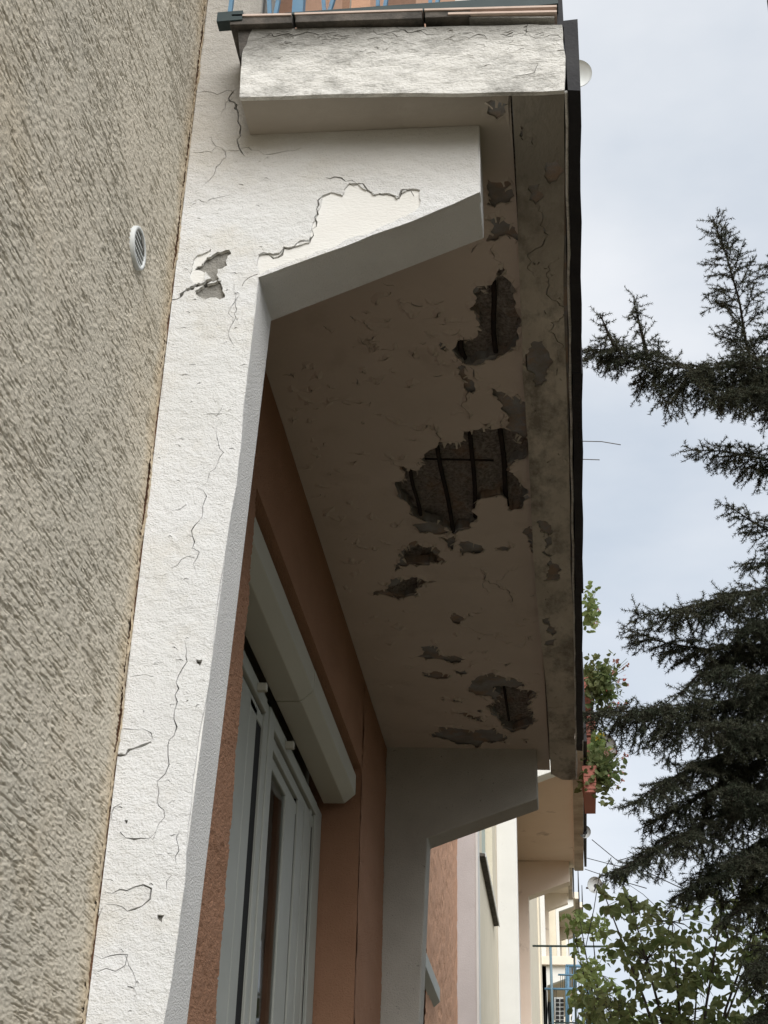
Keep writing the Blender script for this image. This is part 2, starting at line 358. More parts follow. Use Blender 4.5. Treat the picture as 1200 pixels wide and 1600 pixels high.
# --- pier and bracket
def fn_front(u, v, d): return (u, YB-d, v)
PIERX = lambda z: .143 + (z-2.103)*(.202-.143)/(3.757-2.103)
face = [(0.003, 1.2), (PIERX(1.2), 1.2), (PIERX(2.1), 2.1), (.178, 3.0), (.192, 3.4), (.2015, 3.757), (.714, 3.974), (.7135, zs(.7135)-.001), (.152, zs(.152)-.001), (.149, 5.2), (0.003, 5.2)]
fj = []
for i in range(len(face)):
    a, b = Vector(face[i]), Vector(face[(i+1) % len(face)])
    fj += [a] if (i in (0, 7, 8, 9, 10)) else jag([a, b], .018, .03, 40+i, False)[:-1]
fp = lambda L_: [(lambda q: (q.x, q.z))(at_y(px, py, YB)) for px, py in L_]
c1 = lambda L_: fp([(220+u/3, v/3) for u, v in L_])            # points read at 3x
cream_patch = [jag(c1(p), .12, .008, i) for i, p in enumerate([
    [(553, 1195), (620, 1190), (650, 1185), (670, 1160), (720, 1155), (790, 1135), (800, 1075), (825, 1010), (850, 915), (890, 900), (945, 915), (975, 860), (1010, 858), (1060, 890), (1090, 912), (1120, 905), (1150, 903), (1200, 930), (1260, 885), (1310, 890), (1290, 985), (1240, 1015), (1130, 1060), (1020, 1105), (820, 1180), (640, 1250), (560, 1288), (545, 1240)],
    [(265, 1195), (330, 1165), (300, 1220), (270, 1250), (300, 1270), (300, 1315), (250, 1330), (230, 1290)]])]
cream_keep = []
grey_patch = [jag(c1(p), .2, .007, 10+i) for i, p in enumerate([
    [(325, 1205), (360, 1180), (415, 1172), (425, 1190), (408, 1200), (405, 1245), (360, 1262), (355, 1290), (370, 1312), (335, 1310), (318, 1290), (285, 1265), (250, 1262), (290, 1235)],
    [(255, 1362), (300, 1335), (345, 1325), (372, 1318), (385, 1352), (395, 1395), (370, 1405), (330, 1395), (305, 1405), (270, 1390)]])]
deep_crack = [crack(c1([(148, 1405), (185, 1395), (200, 1370), (240, 1350), (262, 1335), (300, 1330), (330, 1312), (378, 1318)]), .012, 21, .2, .006)]
thin = [([(345, 885), (320, 1000)], 0)]
c3 = lambda L_: fp([(160+u/3.2, 400+v/3.2) for u, v in L_])
c4 = lambda L_: fp([(u/2.667, 1000+v/2.667) for u, v in L_])
fine_cracks = []
for i, (p, wdt) in enumerate([
    (c1([(285, 875), (350, 800), (400, 735), (375, 690), (330, 640)]), .0022), (c1([(245, 715), (330, 712), (352, 690)]), .002), (c1([(385, 712), (440, 708), (480, 690), (520, 705), (640, 715), (750, 690)]), .0022),
    (c1([(225, 955), (270, 935), (310, 950), (350, 930), (420, 912)]), .002), (c1([(245, 440), (300, 430), (360, 445), (400, 425), (440, 440)]), .0025), (c1([(380, 540), (400, 480), (440, 450)]), .002),
    (c1([(440, 420), (455, 520), (465, 620), (460, 690), (485, 730)]), .006), (c1([(865, 830), (910, 828), (960, 850), (1010, 858)]), .004), (c1([(475, 1340), (510, 1300), (548, 1285)]), .004), (c1([(435, 1340), (440, 1420), (430, 1520)]), .0018),
    (c1([(550, 1195), (600, 1190), (620, 1205), (660, 1190), (670, 1158), (720, 1155), (790, 1130), (800, 1070)]), .006), (c1([(800, 1070), (830, 1000), (850, 920), (885, 905)]), .0045), (c1([(975, 858), (1020, 860), (1080, 900), (1100, 915)]), .0045), (c1([(1115, 905), (1160, 905), (1210, 925), (1225, 890), (1265, 888), (1280, 915)]), .005),
    (c3([(660, 140), (665, 250), (655, 330), (660, 450)]), .0016), (c3([(520, 790), (580, 790), (605, 745)]), .0016), (c3([(575, 845), (580, 930), (575, 1040), (525, 1130), (490, 1155)]), .0018), (c3([(470, 1155), (520, 1200), (500, 1300), (450, 1400), (450, 1460), (485, 1480), (475, 1600)]), .0026), (c3([(340, 1560), (460, 1510)]), .003), (c3([(345, 1270), (420, 1240)]), .0018),
    (c3([(205, 1230), (215, 1330), (190, 1420)]), .002),
    (c4([(775, 0), (780, 90), (745, 150), (740, 260), (725, 330), (725, 400), (700, 440), (705, 520), (655, 590), (660, 690), (685, 740), (650, 800), (640, 830)]), .0028), (c4([(480, 480), (560, 452), (632, 425)]), .008), (c4([(515, 370), (560, 375), (600, 372), (640, 420)]), .002), (c4([(540, 155), (570, 150), (640, 155)]), .002),
    (c4([(500, 800), (560, 830), (620, 830), (650, 800)]), .0035), (c4([(470, 760), (475, 700), (510, 680)]), .002), (c4([(435, 1050), (500, 1040), (560, 1030), (630, 1035), (625, 1080), (590, 1110), (530, 1130), (440, 1100)]), .0032), (c4([(430, 1110), (400, 1200), (390, 1310)]), .0028), (c4([(390, 1310), (460, 1315), (530, 1310), (480, 1380), (400, 1385)]), .0022), (c4([(755, 770), (745, 880), (735, 930)]), .0018), (c4([(715, 980), (695, 1040)]), .0016),
    (c4([(520, 1310), (560, 1400), (555, 1500)]), .0016)]):
    fine_cracks.append(crack(p, wdt*1.05, 60+i))
for (u, v, s_) in ((828, 93, .011), (668, 1160, .012), (525, 757, .006), (600, 300, .003)):
    c = c4([(u, v)])[0]; fine_cracks.append(jag([(c[0]-s_*.5, c[1]+s_*.6), (c[0]+s_*.6, c[1]+s_*.5), (c[0]+s_*.3, c[1]-s_*.7), (c[0]-s_*.3, c[1]-s_*.2)], .15, .004, u))
r_ = random.Random(5)
for i in range(70):                               # flecks where the lime paint has lifted
    z = r_.uniform(2.1, 4.15); x = r_.uniform(.01, PIERX(min(z, 3.75))-.012) if z < 3.75 else r_.uniform(.02, .2)
    ln = r_.uniform(.004, .016); a = r_.uniform(-.5, .5)
    fine_cracks.append(crack([(x, z), (x+ln*.5*math.cos(a), z+ln*.5*math.sin(a)+.002), (x+ln*math.cos(a), z+ln*math.sin(a))], r_.uniform(.0012, .003), 300+i, .2, .004))
body = [(0, 0), (.075, 0)] + [(PIERX(z)-.001, z) for z in (1.2, 2.1, 3.0)] + [(.2005, 3.757), (.713, 3.9745), (.713, 4.235), (0, 4.235)]
BR = MB().prism(body, lambda u, v, d: (u, d, v), YB+.034, YK).build('bracket', M['white_side'], B, .003)
back = [(0.003, .02)] + [(p[0], p[1]) for p in face[1:]]
face_base = [(p[0], p[1]) for p in face]
skin('mortar_coat', face_base, deep_crack, lambda u, v, d: (u, YB+.0095-d, v), .024, M['mortar'], BR, .05, 0, .002, 3, wscale=30)
skin('cream_coat', face_base, grey_patch+deep_crack+fine_cracks, lambda u, v, d: (u, YB+.0045-d, v), .0047, M['cream'], BR, .04, .001, .0008, 4)
skin('paint_coat', fj, cream_patch+grey_patch+deep_crack+fine_cracks, fn_front, .0042, M['white'], BR, .018, .0011, .0026, 5, ring=.007, wscale=9)
rim = [(PIERX(1.2), 1.2), (PIERX(2.1), 2.1), (.178, 3.0), (.192, 3.4), (.2015, 3.757), (.714, 3.974), (.7137, 4.19)]
mb = MB()
for a, b in zip(rim, rim[1:]):
    d = (Vector(b)-Vector(a)).normalized(); nn = Vector((d.y, -d.x)); p = [Vector(a)+nn*.0006, Vector(b)+nn*.0006, Vector(b)-nn*.0025, Vector(a)-nn*.0025]
    mb.prism([tuple(q) for q in p], lambda u, v, d_: (u, d_, v), YB+.0046, YB+.036)
mb.build('edge_coat', M['white_side'], BR)
box('plinth', M['white'], BR, 0.002, .075, YB, YB+.03, 0, 1.2)
# the pier goes on above the slab
upper = MB().prism([(0, 4.24), (.147, 4.24), (.147, TOP), (0, TOP)], lambda u, v, d: (u, d, v), YB+.034, YK).build('pier', M['white'], B, .003)
# second bracket
def bracket_mesh(name, parent, x0, y0, z0, m, sm, bottom):
    pl = [(0, bottom-z0), (.09, bottom-z0), (.178, 2.9-4.2), (.207, 3.752-4.2), (.732, 3.938-4.2), (.732, .02), (0, .02)]
    if bottom > 2.9: pl = [(0, bottom-z0), (.19, bottom-z0), (.207, -.448), (.732, -.262), (.732, .02), (0, .02)]
    return MB().prism(pl, lambda u, v, d: (x0+u, d, z0+v), y0, y0+.17).build(name, m, parent, .006)
M['shaded_bracket'] = mat('shade_toned_white_paint', (.50, .485, .44), .92, (.44, .425, .385), 5, bump=.006, bscale=160, dirt=(.12, .11, .10), dscale=45, dlo=.66, dhi=.71, damt=.7)  # white paint greyed to stand in for shade under the slab, with dirt specks
bracket_mesh('bracket', B, 0, Y2, 4.2, M['shaded_bracket'], M['white'], 0.)

# --- slab with its layers
SL = MB().prism([(0, zs(0)+.055), (.79, zs(.79)+.055), (.915, zs(.9)-.0), (.915, 4.374), (.0, 4.452)], lambda u, v, d: (u, d, v), YB+.05, YE).prism([(.151, zs(.15)+.03), (.79, zs(.79)+.03), (.915, zs(.9)-.0), (.915, 4.374), (.151, 4.44)], lambda u, v, d: (u, d, v), YS+.012, YB+.05).build('balcony_slab', M['concrete'], B)
def sof(d0): return lambda u, v, d: (u, v, zs(u)+d0-d)
def spts(L_): return [(lambda q: (q.x, q.y))(at_z(px, py, zs(.5))) for px, py in L_]
s3 = lambda L_: spts([(560+.3*u, 380+.3*v) for u, v in L_])
s4 = lambda L_: spts([(540+u/3, 780+v/3) for u, v in L_])
s2 = lambda L_: spts([(560+u/3, v/3) for u, v in L_])
s5 = lambda L_: spts([(300+u*.325, 480+v*.325) for u, v in L_])
deep = [
 s3([(740, 110), (755, 160), (790, 195), (805, 250), (820, 300), (830, 360), (855, 400), (830, 420), (835, 470), (820, 520), (780, 550), (720, 575), (660, 600), (585, 630), (560, 625), (545, 600), (500, 565), (490, 550), (510, 520), (530, 490), (570, 490), (610, 475), (630, 440), (625, 390), (610, 350), (580, 325), (615, 300), (605, 260), (620, 205), (660, 205), (700, 195), (730, 160)]),
 s3([(420, 1040), (540, 1030), (550, 985), (590, 970), (650, 960), (740, 945), (800, 970), (860, 1000), (910, 965), (910, 1060), (880, 1090), (820, 1120), (770, 1180), (800, 1180), (830, 1220), (880, 1270), (860, 1350), (800, 1385), (765, 1375), (770, 1340), (740, 1300), (690, 1310), (640, 1325), (615, 1350), (620, 1430), (580, 1450), (590, 1475), (520, 1490), (500, 1510), (440, 1480), (330, 1440), (280, 1420), (260, 1370), (220, 1340), (215, 1300), (190, 1250), (240, 1240), (245, 1200), (210, 1165), (260, 1175), (320, 1180), (330, 1120), (370, 1085), (410, 1070)]),
 s4([(690, 880), (740, 875), (800, 880), (880, 895), (860, 950), (880, 1000), (860, 1050), (790, 1080), (740, 1065), (720, 1030), (690, 985), (665, 970), (710, 945)]),
 s4([(290, 235), (340, 222), (400, 235), (430, 270), (440, 308), (395, 290), (380, 308), (290, 313), (265, 298)]),
 s4([(190, 435), (250, 385), (320, 378), (385, 390), (335, 415), (330, 450), (270, 468), (215, 455)]),
]
shallow = [
 s3([(760, 760), (800, 800), (830, 770), (850, 800), (890, 800), (910, 830), (912, 1000), (860, 1040), (800, 1000), (765, 940), (770, 870), (740, 850), (725, 790), (700, 760), (690, 735)]),
 s3([(535, 620), (560, 640), (570, 700), (610, 740), (600, 770), (550, 740), (535, 690)]), s3([(420, 510), (445, 525), (470, 540), (455, 555), (425, 545)]),
 s3([(650, 930), (690, 920), (690, 975), (655, 975)]),
 s4([(310, 130), (400, 100), (460, 115), (505, 160), (440, 168), (350, 160)]), s4([(430, 180), (520, 165), (515, 200), (500, 232), (480, 210)]),
 s4([(255, 245), (300, 210), (330, 200), (345, 212), (420, 210), (435, 262), (452, 312), (400, 297), (370, 318), (285, 322), (248, 318), (232, 350), (250, 300)]),
 s4([(130, 460), (190, 430), (240, 372), (310, 368), (390, 385), (442, 395), (350, 418), (345, 460), (290, 464), (250, 478), (205, 464)]),
 s4([(535, 195), (560, 190), (640, 210), (660, 235), (600, 245), (550, 262), (545, 225)]), s4([(700, 238), (730, 215), (780, 205), (765, 235), (735, 236)]),
 s4([(860, 110), (880, 104), (880, 235), (868, 220), (855, 180)]),
 s4([(350, 700), (400, 690), (440, 715), (455, 738), (560, 745), (540, 762), (460, 755), (400, 752), (310, 752), (350, 740)]),
 s4([(360, 815), (430, 810), (500, 835), (430, 850), (380, 838)]), s4([(510, 805), (560, 800), (580, 815), (540, 822)]),
 s4([(575, 880), (610, 835), (690, 800), (720, 820), (800, 835), (832, 850), (800, 880), (880, 900), (850, 960), (882, 1000), (862, 1052), (790, 1085), (735, 1068), (715, 1030), (690, 985), (660, 970), (700, 945), (685, 922), (640, 922), (590, 905)]),
 s4([(400, 1110), (440, 1070), (500, 1068), (560, 1082), (600, 1090), (680, 1075), (700, 1060), (760, 1110), (755, 1140), (690, 1135), (640, 1150), (620, 1165), (590, 1148), (500, 1140), (440, 1125)]),
 s4([(470, 1002), (570, 1004), (640, 1015), (650, 1040), (590, 1030), (550, 1012)]), s4([(440, 940), (465, 935), (460, 950)]), s4([(505, 935), (550, 940), (545, 960), (515, 955)]), s4([(615, 990), (640, 985), (635, 997)]), s4([(745, 765), (770, 765), (755, 775)]),
 s4([(830, 1120), (860, 1115), (850, 1135)]),
 s2([(605, 825), (700, 828), (722, 870), (710, 935), (640, 960), (600, 940)]), s2([(590, 1010), (640, 1000), (690, 1030), (735, 1050), (765, 1085), (770, 1120), (720, 1100), (690, 1085), (640, 1110), (600, 1125)]), s2([(600, 470), (700, 465), (690, 510), (650, 545), (615, 525)]),
 s2([(555, 1325), (620, 1320), (630, 1300), (665, 1245), (670, 1290), (640, 1340), (600, 1360)]),
 s4([(495, 552), (500, 532), (550, 545), (540, 585), (515, 582)]),
]
deepj = [jag(p, .2, .010, 100+i) for i, p in enumerate(deep)]
shalj = [jag(p, .24, .009, 130+i) for i, p in enumerate(shallow)]
deepr = []
for i, p in enumerate(deep):                      # the paint has come away a little wider than the concrete
    c = sum((Vector(q) for q in p), Vector((0, 0)))/len(p)
    deepr.append(jag([tuple(Vector(q)+(Vector(q)-c).normalized()*random.Random(i*50+k).uniform(-.002, .010)) for k, q in enumerate(p)], .2, .010, 160+i))
soff_cracks = []
for i, (p, wdt) in enumerate([
  (s4([(590, 310), (635, 330), (650, 370), (720, 405), (775, 490)]), .006), (s4([(720, 400), (745, 350), (800, 310), (830, 300)]), .002), (s4([(655, 370), (668, 430)]), .003), (s3([(580, 640), (600, 670), (622, 700)]), .006), (s3([(395, 945), (405, 990), (420, 1035)]), .005), (s3([(545, 690), (565, 800), (575, 900)]), .004),
  (s3([(530, 470), (545, 600), (560, 640)]), .005), (s3([(740, 945), (745, 900), (760, 870)]), .003), (s4([(540, 590), (600, 615), (660, 630), (760, 640)]), .004), (s3([(700, 0), (705, 70), (740, 110)]), .003), (s3([(590, 40), (610, 0)]), .004), (s4([(930, 0), (905, 100), (912, 260)]), .003),
  (s3([(120, 1140), (180, 1140), (210, 1165)]), .003), (s3([(495, 888), (560, 880)]), .003), (s2([(530, 1175), (560, 1130), (590, 1120)]), .004), (s4([(20, 445), (0, 438)]), .003)]):
    soff_cracks.append(crack(p, wdt, 200+i))
r_ = random.Random(8)
for (cx, cy, sx, sy, n) in ((470, 640, 20, 60, 26), (570, 590, 12, 70, 16), (560, 880, 30, 60, 16), (650, 500, 50, 40, 26), (600, 620, 60, 70, 22), (640, 740, 14, 40, 8), (700, 1090, 70, 50, 22), (790, 1040, 40, 60, 14), (530, 780, 25, 60, 14), (700, 960, 80, 60, 10), (560, 1000, 40, 60, 8)):
    for k in range(n):
        q = at_z(r_.gauss(cx, sx), r_.gauss(cy, sy), zs(.5)); x, y = q.x, q.y
        if not (.03 < x < .76 and 2.85 < y < 6.7): continue
        ln = r_.uniform(.01, .045); a = r_.uniform(-.9, .9) + (math.pi/2 if r_.random() < .3 else 0)
        soff_cracks.append(crack([(x, y), (x+ln*.5*math.cos(a)-.006*math.sin(a), y+ln*.5*math.sin(a)+.006*math.cos(a)), (x+ln*math.cos(a), y+ln*math.sin(a))], r_.uniform(.002, .0055), 400+k, .25, .006))
rect = [(.151, YS+.002), (.792, YS+.002), (.792, YE), (.001, YE), (.001, YB+.06), (.151, YB+.06)]
# rough concrete seen where the cover has spalled off
nu, nv = 66, 380
Xg, Yg = np.meshgrid(np.linspace(.02, .78, nu), np.linspace(YB+.07, YE-.03, nv))
hg = .004*field(nv, nu, 1., 1.) + .004*field(nv, nu, 4, 4)
Zg = 4.213-.034*Xg/.92 + .033 + hg*1.5
i_ = (np.arange(nv-1)[:, None]*nu + np.arange(nu-1)[None]).ravel()
fast_mesh('spalled_concrete', np.stack([Xg, Yg, Zg], -1).reshape(-1, 3), np.stack([i_, i_+nu, i_+nu+1, i_+1], 1), M['concrete'], SL, True)
skin('plaster_coat', rect, deepj, sof(.0035), .034, M['plaster'], SL, .05, .002, .001, 6)
skin('paint_coat', rect, deepr+shalj+soff_cracks, sof(0), .0032, M['soffit'], SL, .03, .013, .0018, 7, ring=.013)
# curled chips of paint still clinging to the edges of the spalls
r_f = random.Random(17); fv = []; ff_ = []
for hi, h in enumerate(deepr+shalj):
    n = len(h); c = sum((Vector(p) for p in h), Vector((0, 0)))/n
    for k in range(max(3, n//5)):
        i = r_f.randrange(n); p = Vector(h[i]); t = (Vector(h[(i+1) % n])-Vector(h[i-1]))
        if t.length < 1e-5: continue
        t.normalize(); inn = Vector((-t.y, t.x)); inn = inn if inn.dot(c-p) > 0 else -inn
        wd_ = r_f.uniform(.005, .017); ln = r_f.uniform(.006, .02); dr = r_f.uniform(.004, .016); z0 = zs(p.x); b = len(fv)
        for j in range(4):
            q = p - inn*.004 + inn*ln*j/3; ww = wd_*(1-.28*j*r_f.uniform(.5, 1.2)); zz = z0-.0015-dr*(j/3)**1.6
            for sg in (-1, 1):
                e = q+t*ww*sg*.5; fv += [(e.x, e.y, zz), (e.x, e.y, zz+.0024)]
        for j in range(3):
            a = b+j*4; ff_ += [(a, a+2, a+6, a+4), (a+1, a+5, a+7, a+3), (a, a+4, a+5, a+1), (a+2, a+3, a+7, a+6)]
        ff_ += [(b, b+1, b+3, b+2), (b+12, b+14, b+15, b+13)]
tag(mesh_obj('paint_flakes', fv, ff_, M['flake'], SL), kind='stuff')
# reinforcement
for i, (a, b, wdt) in enumerate([
  ((700, 190), (712, 565), .0075), ((525, 480), (548, 615), .0085), ((262, 1165), (322, 1440), .0065), ((405, 1050), (497, 1530), .0075), ((583, 970), (614, 1440), .0075), ((738, 940), (776, 1385), .0085)]):
    p, q = s3([a, b]); pts = []
    for k in range(9):
        t = k/8; x = p[0]+(q[0]-p[0])*t; y = p[1]+(q[1]-p[1])*t
        pts.append((x+.0025*math.sin(t*7+i), y, zs(x)+.013+.005*math.sin(t*5+i*2)))
    MB().tube(pts, wdt, 8).build('rebar', M['rust'], SL, smooth=True)
p, q = s4([(742, 880), (766, 1040)]); MB().tube([(p[0], p[1], zs(p[0])+.008), (q[0], q[1], zs(q[0])+.008)], .006, 8).build('rebar', M['rust'], SL, smooth=True)
p, q = s3([(345, 1150), (705, 1150)]); MB().tube([(p[0], p[1], zs(p[0])+.018), (q[0], q[1], zs(q[0])+.020)], .0035, 6).build('rebar', M['rust'], SL, smooth=True)
# outer lip
def lipf(d0): return lambda u, v, d: (u, v, zs(u)-.022+d0-d)
lp = lambda L_: [(lambda q: (q.x, q.y))(at_z(px, py, zs(.85)-.022)) for px, py in L_]
l4 = lambda L_: lp([(540+u/3, 780+v/3) for u, v in L_]); l3 = lambda L_: lp([(560+.3*u, 380+.3*v) for u, v in L_]); l2 = lambda L_: lp([(560+u/3, v/3) for u, v in L_])
LIP0, LIP1, LY1 = .796, .918, 7.14
lip = MB().prism([(LIP0, zs(.8)-.016), (LIP1-.002, zs(.9)-.016), (LIP1-.002, zs(.9)+.06), (LIP0, zs(.8)+.06)], lambda u, v, d: (u, d, v), YS+.004, YE+.02).build('slab_lip', M['plaster'], SL)
lip_out = [(LIP0, YS+.002), (LIP1, YS+.002)] + [(LIP1+.0, LY1)] + [(LIP0+.055, LY1), (LIP0+.022, LY1-.05), (LIP0, LY1-.09)]
lo2 = []
for i in range(len(lip_out)):
    lo2 += jag([lip_out[i], lip_out[(i+1) % len(lip_out)]], .006, .05, 500+i, False)[:-1]
liph = [jag(p, .22, .009, 520+i) for i, p in enumerate([
  l4([(918, 112), (945, 120), (950, 180), (970, 260), (1000, 350), (985, 385), (925, 385), (918, 250)]), l4([(920, 562), (960, 555), (985, 600), (970, 640), (945, 625)]), l4([(930, 680), (960, 660), (990, 655), (980, 685), (950, 690)]),
  l3([(915, 510), (960, 505), (990, 560), (995, 640), (980, 720), (915, 750)]), l3([(945, 1440), (990, 1460), (980, 1500), (950, 1510)]), l2([(800, 870), (850, 860), (870, 920), (830, 960), (800, 940)]), l2([(880, 760), (935, 740), (940, 830), (900, 860), (870, 820)]), l2([(760, 580), (775, 600), (772, 672), (762, 650)])])]
lipc = [crack(l4([(930, 975), (980, 978), (1015, 972)]), .006, 560), crack(l4([(950, 1040), (1000, 1043)]), .004, 561), crack(l3([(1040, 60), (1035, 300), (1045, 600)]), .004, 562), crack(l2([(850, 960), (860, 1150), (850, 1300)]), .004, 563)]
for k in range(36):
    x = r_.uniform(LIP0+.015, LIP1-.015); y = r_.uniform(2.55, 6.9); ln = r_.uniform(.01, .04); a = r_.uniform(0, 3.1)
    lipc.append(crack([(x, y), (x+ln*.3*math.cos(a), y+ln*math.sin(a))], r_.uniform(.002, .006), 570+k, .2, .006))
skin('paint_coat', lo2, liph+lipc, lipf(0), .0055, M['lip'], lip, .03, .004, .0025, 9)
# white drip edge on the outer side of the lip
edge = [(at.x, at.y) for at in ()]
pts = [(LIP1+.004+.0015*math.sin(k*1.7), YS+.01+k*(LY1-YS-.03)/40, zs(.9)-.020+.003*math.sin(k*2.3)) for k in range(41)]
MB().tube(pts, .0045, 6).build('drip_edge', M['dirtywhite'], lip, smooth=True)
# front face of the slab
fsl = lambda L_: [(lambda q: (q.x, q.z))(at_y(px, py, YS)) for px, py in L_]
fcr = []
f2 = lambda L_: fsl([(600+u/3.53, v/3.53) for u, v in L_]); f1 = lambda L_: fsl([(320+u/4, v/4) for u, v in L_])
for i, (p, wdt) in enumerate([(f1([(270, 150), (330, 180), (400, 160), (480, 180)]), .003), (f1([(330, 205), (430, 230), (520, 210), (600, 215), (640, 200), (720, 220), (830, 180)]), .0028), (f1([(930, 160), (1020, 180), (1100, 170), (1200, 165)]), .0025), (f1([(1050, 190), (1120, 215), (1200, 220)]), .003),
   (f2([(0, 150), (60, 140), (130, 180), (220, 178), (320, 185)]), .003), (f2([(0, 190), (50, 185), (110, 200)]), .0025), (f2([(445, 200), (470, 215), (520, 190), (570, 215)]), .0035), (f2([(640, 190), (710, 180)]), .003), (f2([(760, 200), (800, 195), (880, 210), (960, 195), (985, 215)]), .0035), (f2([(620, 240), (700, 245), (780, 250)]), .002), (f2([(850, 355), (830, 400), (760, 415), (720, 420)]), .003), (f2([(770, 200), (785, 180), (800, 120)]), .0025), (f2([(900, 150), (950, 155)]), .003), (f2([(330, 220), (390, 195)]), .0025)]):
    fcr.append(crack(p, wdt, 700+i))
for k in range(90):
    x = r_.uniform(.18, .9); zt = 4.452-.078*x/.92; z = zt - abs(r_.gauss(.03, .05)); ln = r_.uniform(.008, .03)
    if zs(x)+.01 < z < zt-.008: fcr.append(crack([(x, z), (x+ln*.5, z+r_.uniform(-.004, .004)), (x+ln, z+r_.uniform(-.006, .006))], r_.uniform(.0012, .003), 730+k, .25, .005))
fo = jag([(.150, zs(.15)-.001), (LIP1, zs(.92)-.024)], .008, .03, 800, False)[:-1] + jag([(LIP1, zs(.92)-.024), (LIP1+.003, 4.372)], .03, .02, 801, False)[:-1] + jag([(LIP1+.003, 4.372), (.165, 4.438)], .012, .03, 802, False)[:-1] + jag([(.165, 4.438), (.146, 4.30)], .08, .02, 803, False)[:-1]+[(.146, 4.30)]
skin('front_coat', fo, fcr, lambda u, v, d: (u, YS-d, v), .012, M['dirtywhite'], SL, .025, .002, .0028, 11, ring=.007, wscale=9)
# flashing, tile edge, black gutter
MB().prism([(.125, 4.463), (.165, 4.468), (.155, 4.40), (.140, 4.345)], lambda u, v, d: (u, d, v), YS+.003, YS+.03).build('joint_filler', M['flash'], SL)
a0 = at_y(338, 31, YS-.02); a1 = at_y(366, 45, YS-.02)
box('flashing', M['teal'], SL, .078, .142, YS-.02, YS+.012, 4.452, 4.484)
for (p0, p1, m_, zo, th, yo) in (((360, 27), (457, 24), 'flash', .0, .026, .016), ((462, 24), (659, 17.5), 'flash', 0, .024, .018), ((664, 17.5), (735, 15), 'flash', 0, .022, .016), ((733, 25), (866, 25), 'dirtywhite', 0, .006, .012)):
    a = at_y(*p0, YS-yo); b = at_y(*p1, YS-yo)
    MB().prism([(a.x, a.z-th), (b.x, b.z-th), (b.x, b.z), (a.x, a.z)], lambda u, v, d: (u, d, v), YS-yo, YS+.12).build('flashing', M[m_], SL, .0015)
for (p0, p1) in (((362, 25), (455, 23)), ((460, 22.5), (660, 16)), ((663, 16), (870, 10.5)), ((700, 22), (870, 18.5))):
    a = at_y(*p0, YS-.02); b = at_y(*p1, YS-.02)
    MB().prism([(a.x, a.z), (b.x, b.z), (b.x, b.z+.006), (a.x, a.z+.006)], lambda u, v, d: (u, d, v), YS-.02, YS+.14).build('tile_edge', M['tile'], SL)
GX0, GX1 = .926, .955
for k, (ya, yb_, ox, oz) in enumerate(((YS, 3.62, 0, 0), (3.61, 5.05, .0022, -.002), (5.04, 6.72, -.001, .001))):
    mb = MB(); nseg = 10; pr = [(GX0, 4.155), (GX1, 4.150), (GX1+.003, 4.386), (GX0-.002, 4.384)]
    for j in range(nseg+1):
        y = ya+(yb_-ya)*j/nseg; wx = .0018*math.sin(j*1.9+k*2)+ox; mb.v += [(u+wx, y, v+oz+.0015*math.sin(j*2.7+k)) for u, v in pr]
    for j in range(nseg):
        for q in range(4): mb.f.append((j*4+q, j*4+(q+1) % 4, j*4+4+(q+1) % 4, j*4+4+q))
    mb.f += [(3, 2, 1, 0), tuple(nseg*4+q for q in range(4))]
    mb.build('gutter', M['black'], SL)
box('railing_panel', M['black'], SL, .905, .925, YS+.02, 6.7, 4.385, 5.35)
# railing at the front end
RL = box('railing', M['teal'], SL, .16, .92, YS+.03, YS+.06, 5.32, 5.36)
a = [at_y(*p, YS-.01) for p in ((445, 21), (600, 10), (720, 2), (872, -10), (872, 6), (790, 14.5), (600, 18), (450, 23.5))]
MB().prism([(p.x, p.z) for p in a][::-1], lambda u, v, d: (u, d, v), YS-.012, YS+.03).build('bottom_rail', M['teal'], RL)
for (p0, p1, wd_, dp) in (((357.5, 27), (361, 0), .0095, .012), ((421, 21), (420, 0), .010, .012), ((430, 21), (434, 0), .0095, .012), ((464, 23), (465.5, 0), .0275, .03), ((506.5, 17), (505, 0), .0095, .012), ((514, 16), (519, 0), .0095, .012), ((590, 9), (590, -8), .009, .012), ((601, 9), (604, -8), .009, .012), ((672, 6), (672, -8), .009, .012), ((682, 6), (685, -8), .009, .012)):
    a = at_y(*p0, YS+.02); b = at_y(*p1, YS+.02); d = (b-a)/(b.z-a.z); b = a+d*(5.33-a.z) if abs(d.x) < .1 else a+d*.3
    MB().prism([(a.x-wd_/2, a.z), (a.x+wd_/2, a.z), (b.x+wd_/2, b.z), (b.x-wd_/2, b.z)], lambda u, v, d_: (u, d_, v), YS+.02, YS+.02+dp).build('baluster', M['blue'], RL)
# upper window seen between the balusters
UW = box('window', M['pvc'], B, -.16, -.10, 4.55, 5.35, 5.2, 9.4)
box('pane', M['glass'], UW, -.12, -.096, 4.62, 5.28, 5.3, 9.3)

# --- ground floor window, posts, shutter box
W = MB().box(-.26, -.225, NY0-.3, NY1, 3.50, NZ).box(-.26, -.225, NY0-.3, NY1, 1.7, 1.82).box(-.26, -.225, NY0-.3, 4.05, 1.82, 3.5).box(-.26, -.2, NY1-.12, NY1-.001, 1.7, 3.6).build('window', M['pvc'], B)
zt = 3.60
def bar(name, y0, y1, x0, x1, z0=1.7, z1=zt, m='pvc', bev=.004): return box(name, M[m], W, x0, x1, y0, y1, z0, z1, bev)
# near bay
bar('frame', 4.15, 4.475, -.225, -.170, z1=3.52); bar('frame', 4.487, 4.60, -.225, -.172, z1=3.52)
bar('guide_slot', 4.602, 4.70, -.225, -.177, m='pvc_dark', bev=0)
bar('post', 4.700, 4.765, -.225, -.166); bar('post', 4.767, 4.85, -.225, -.160)
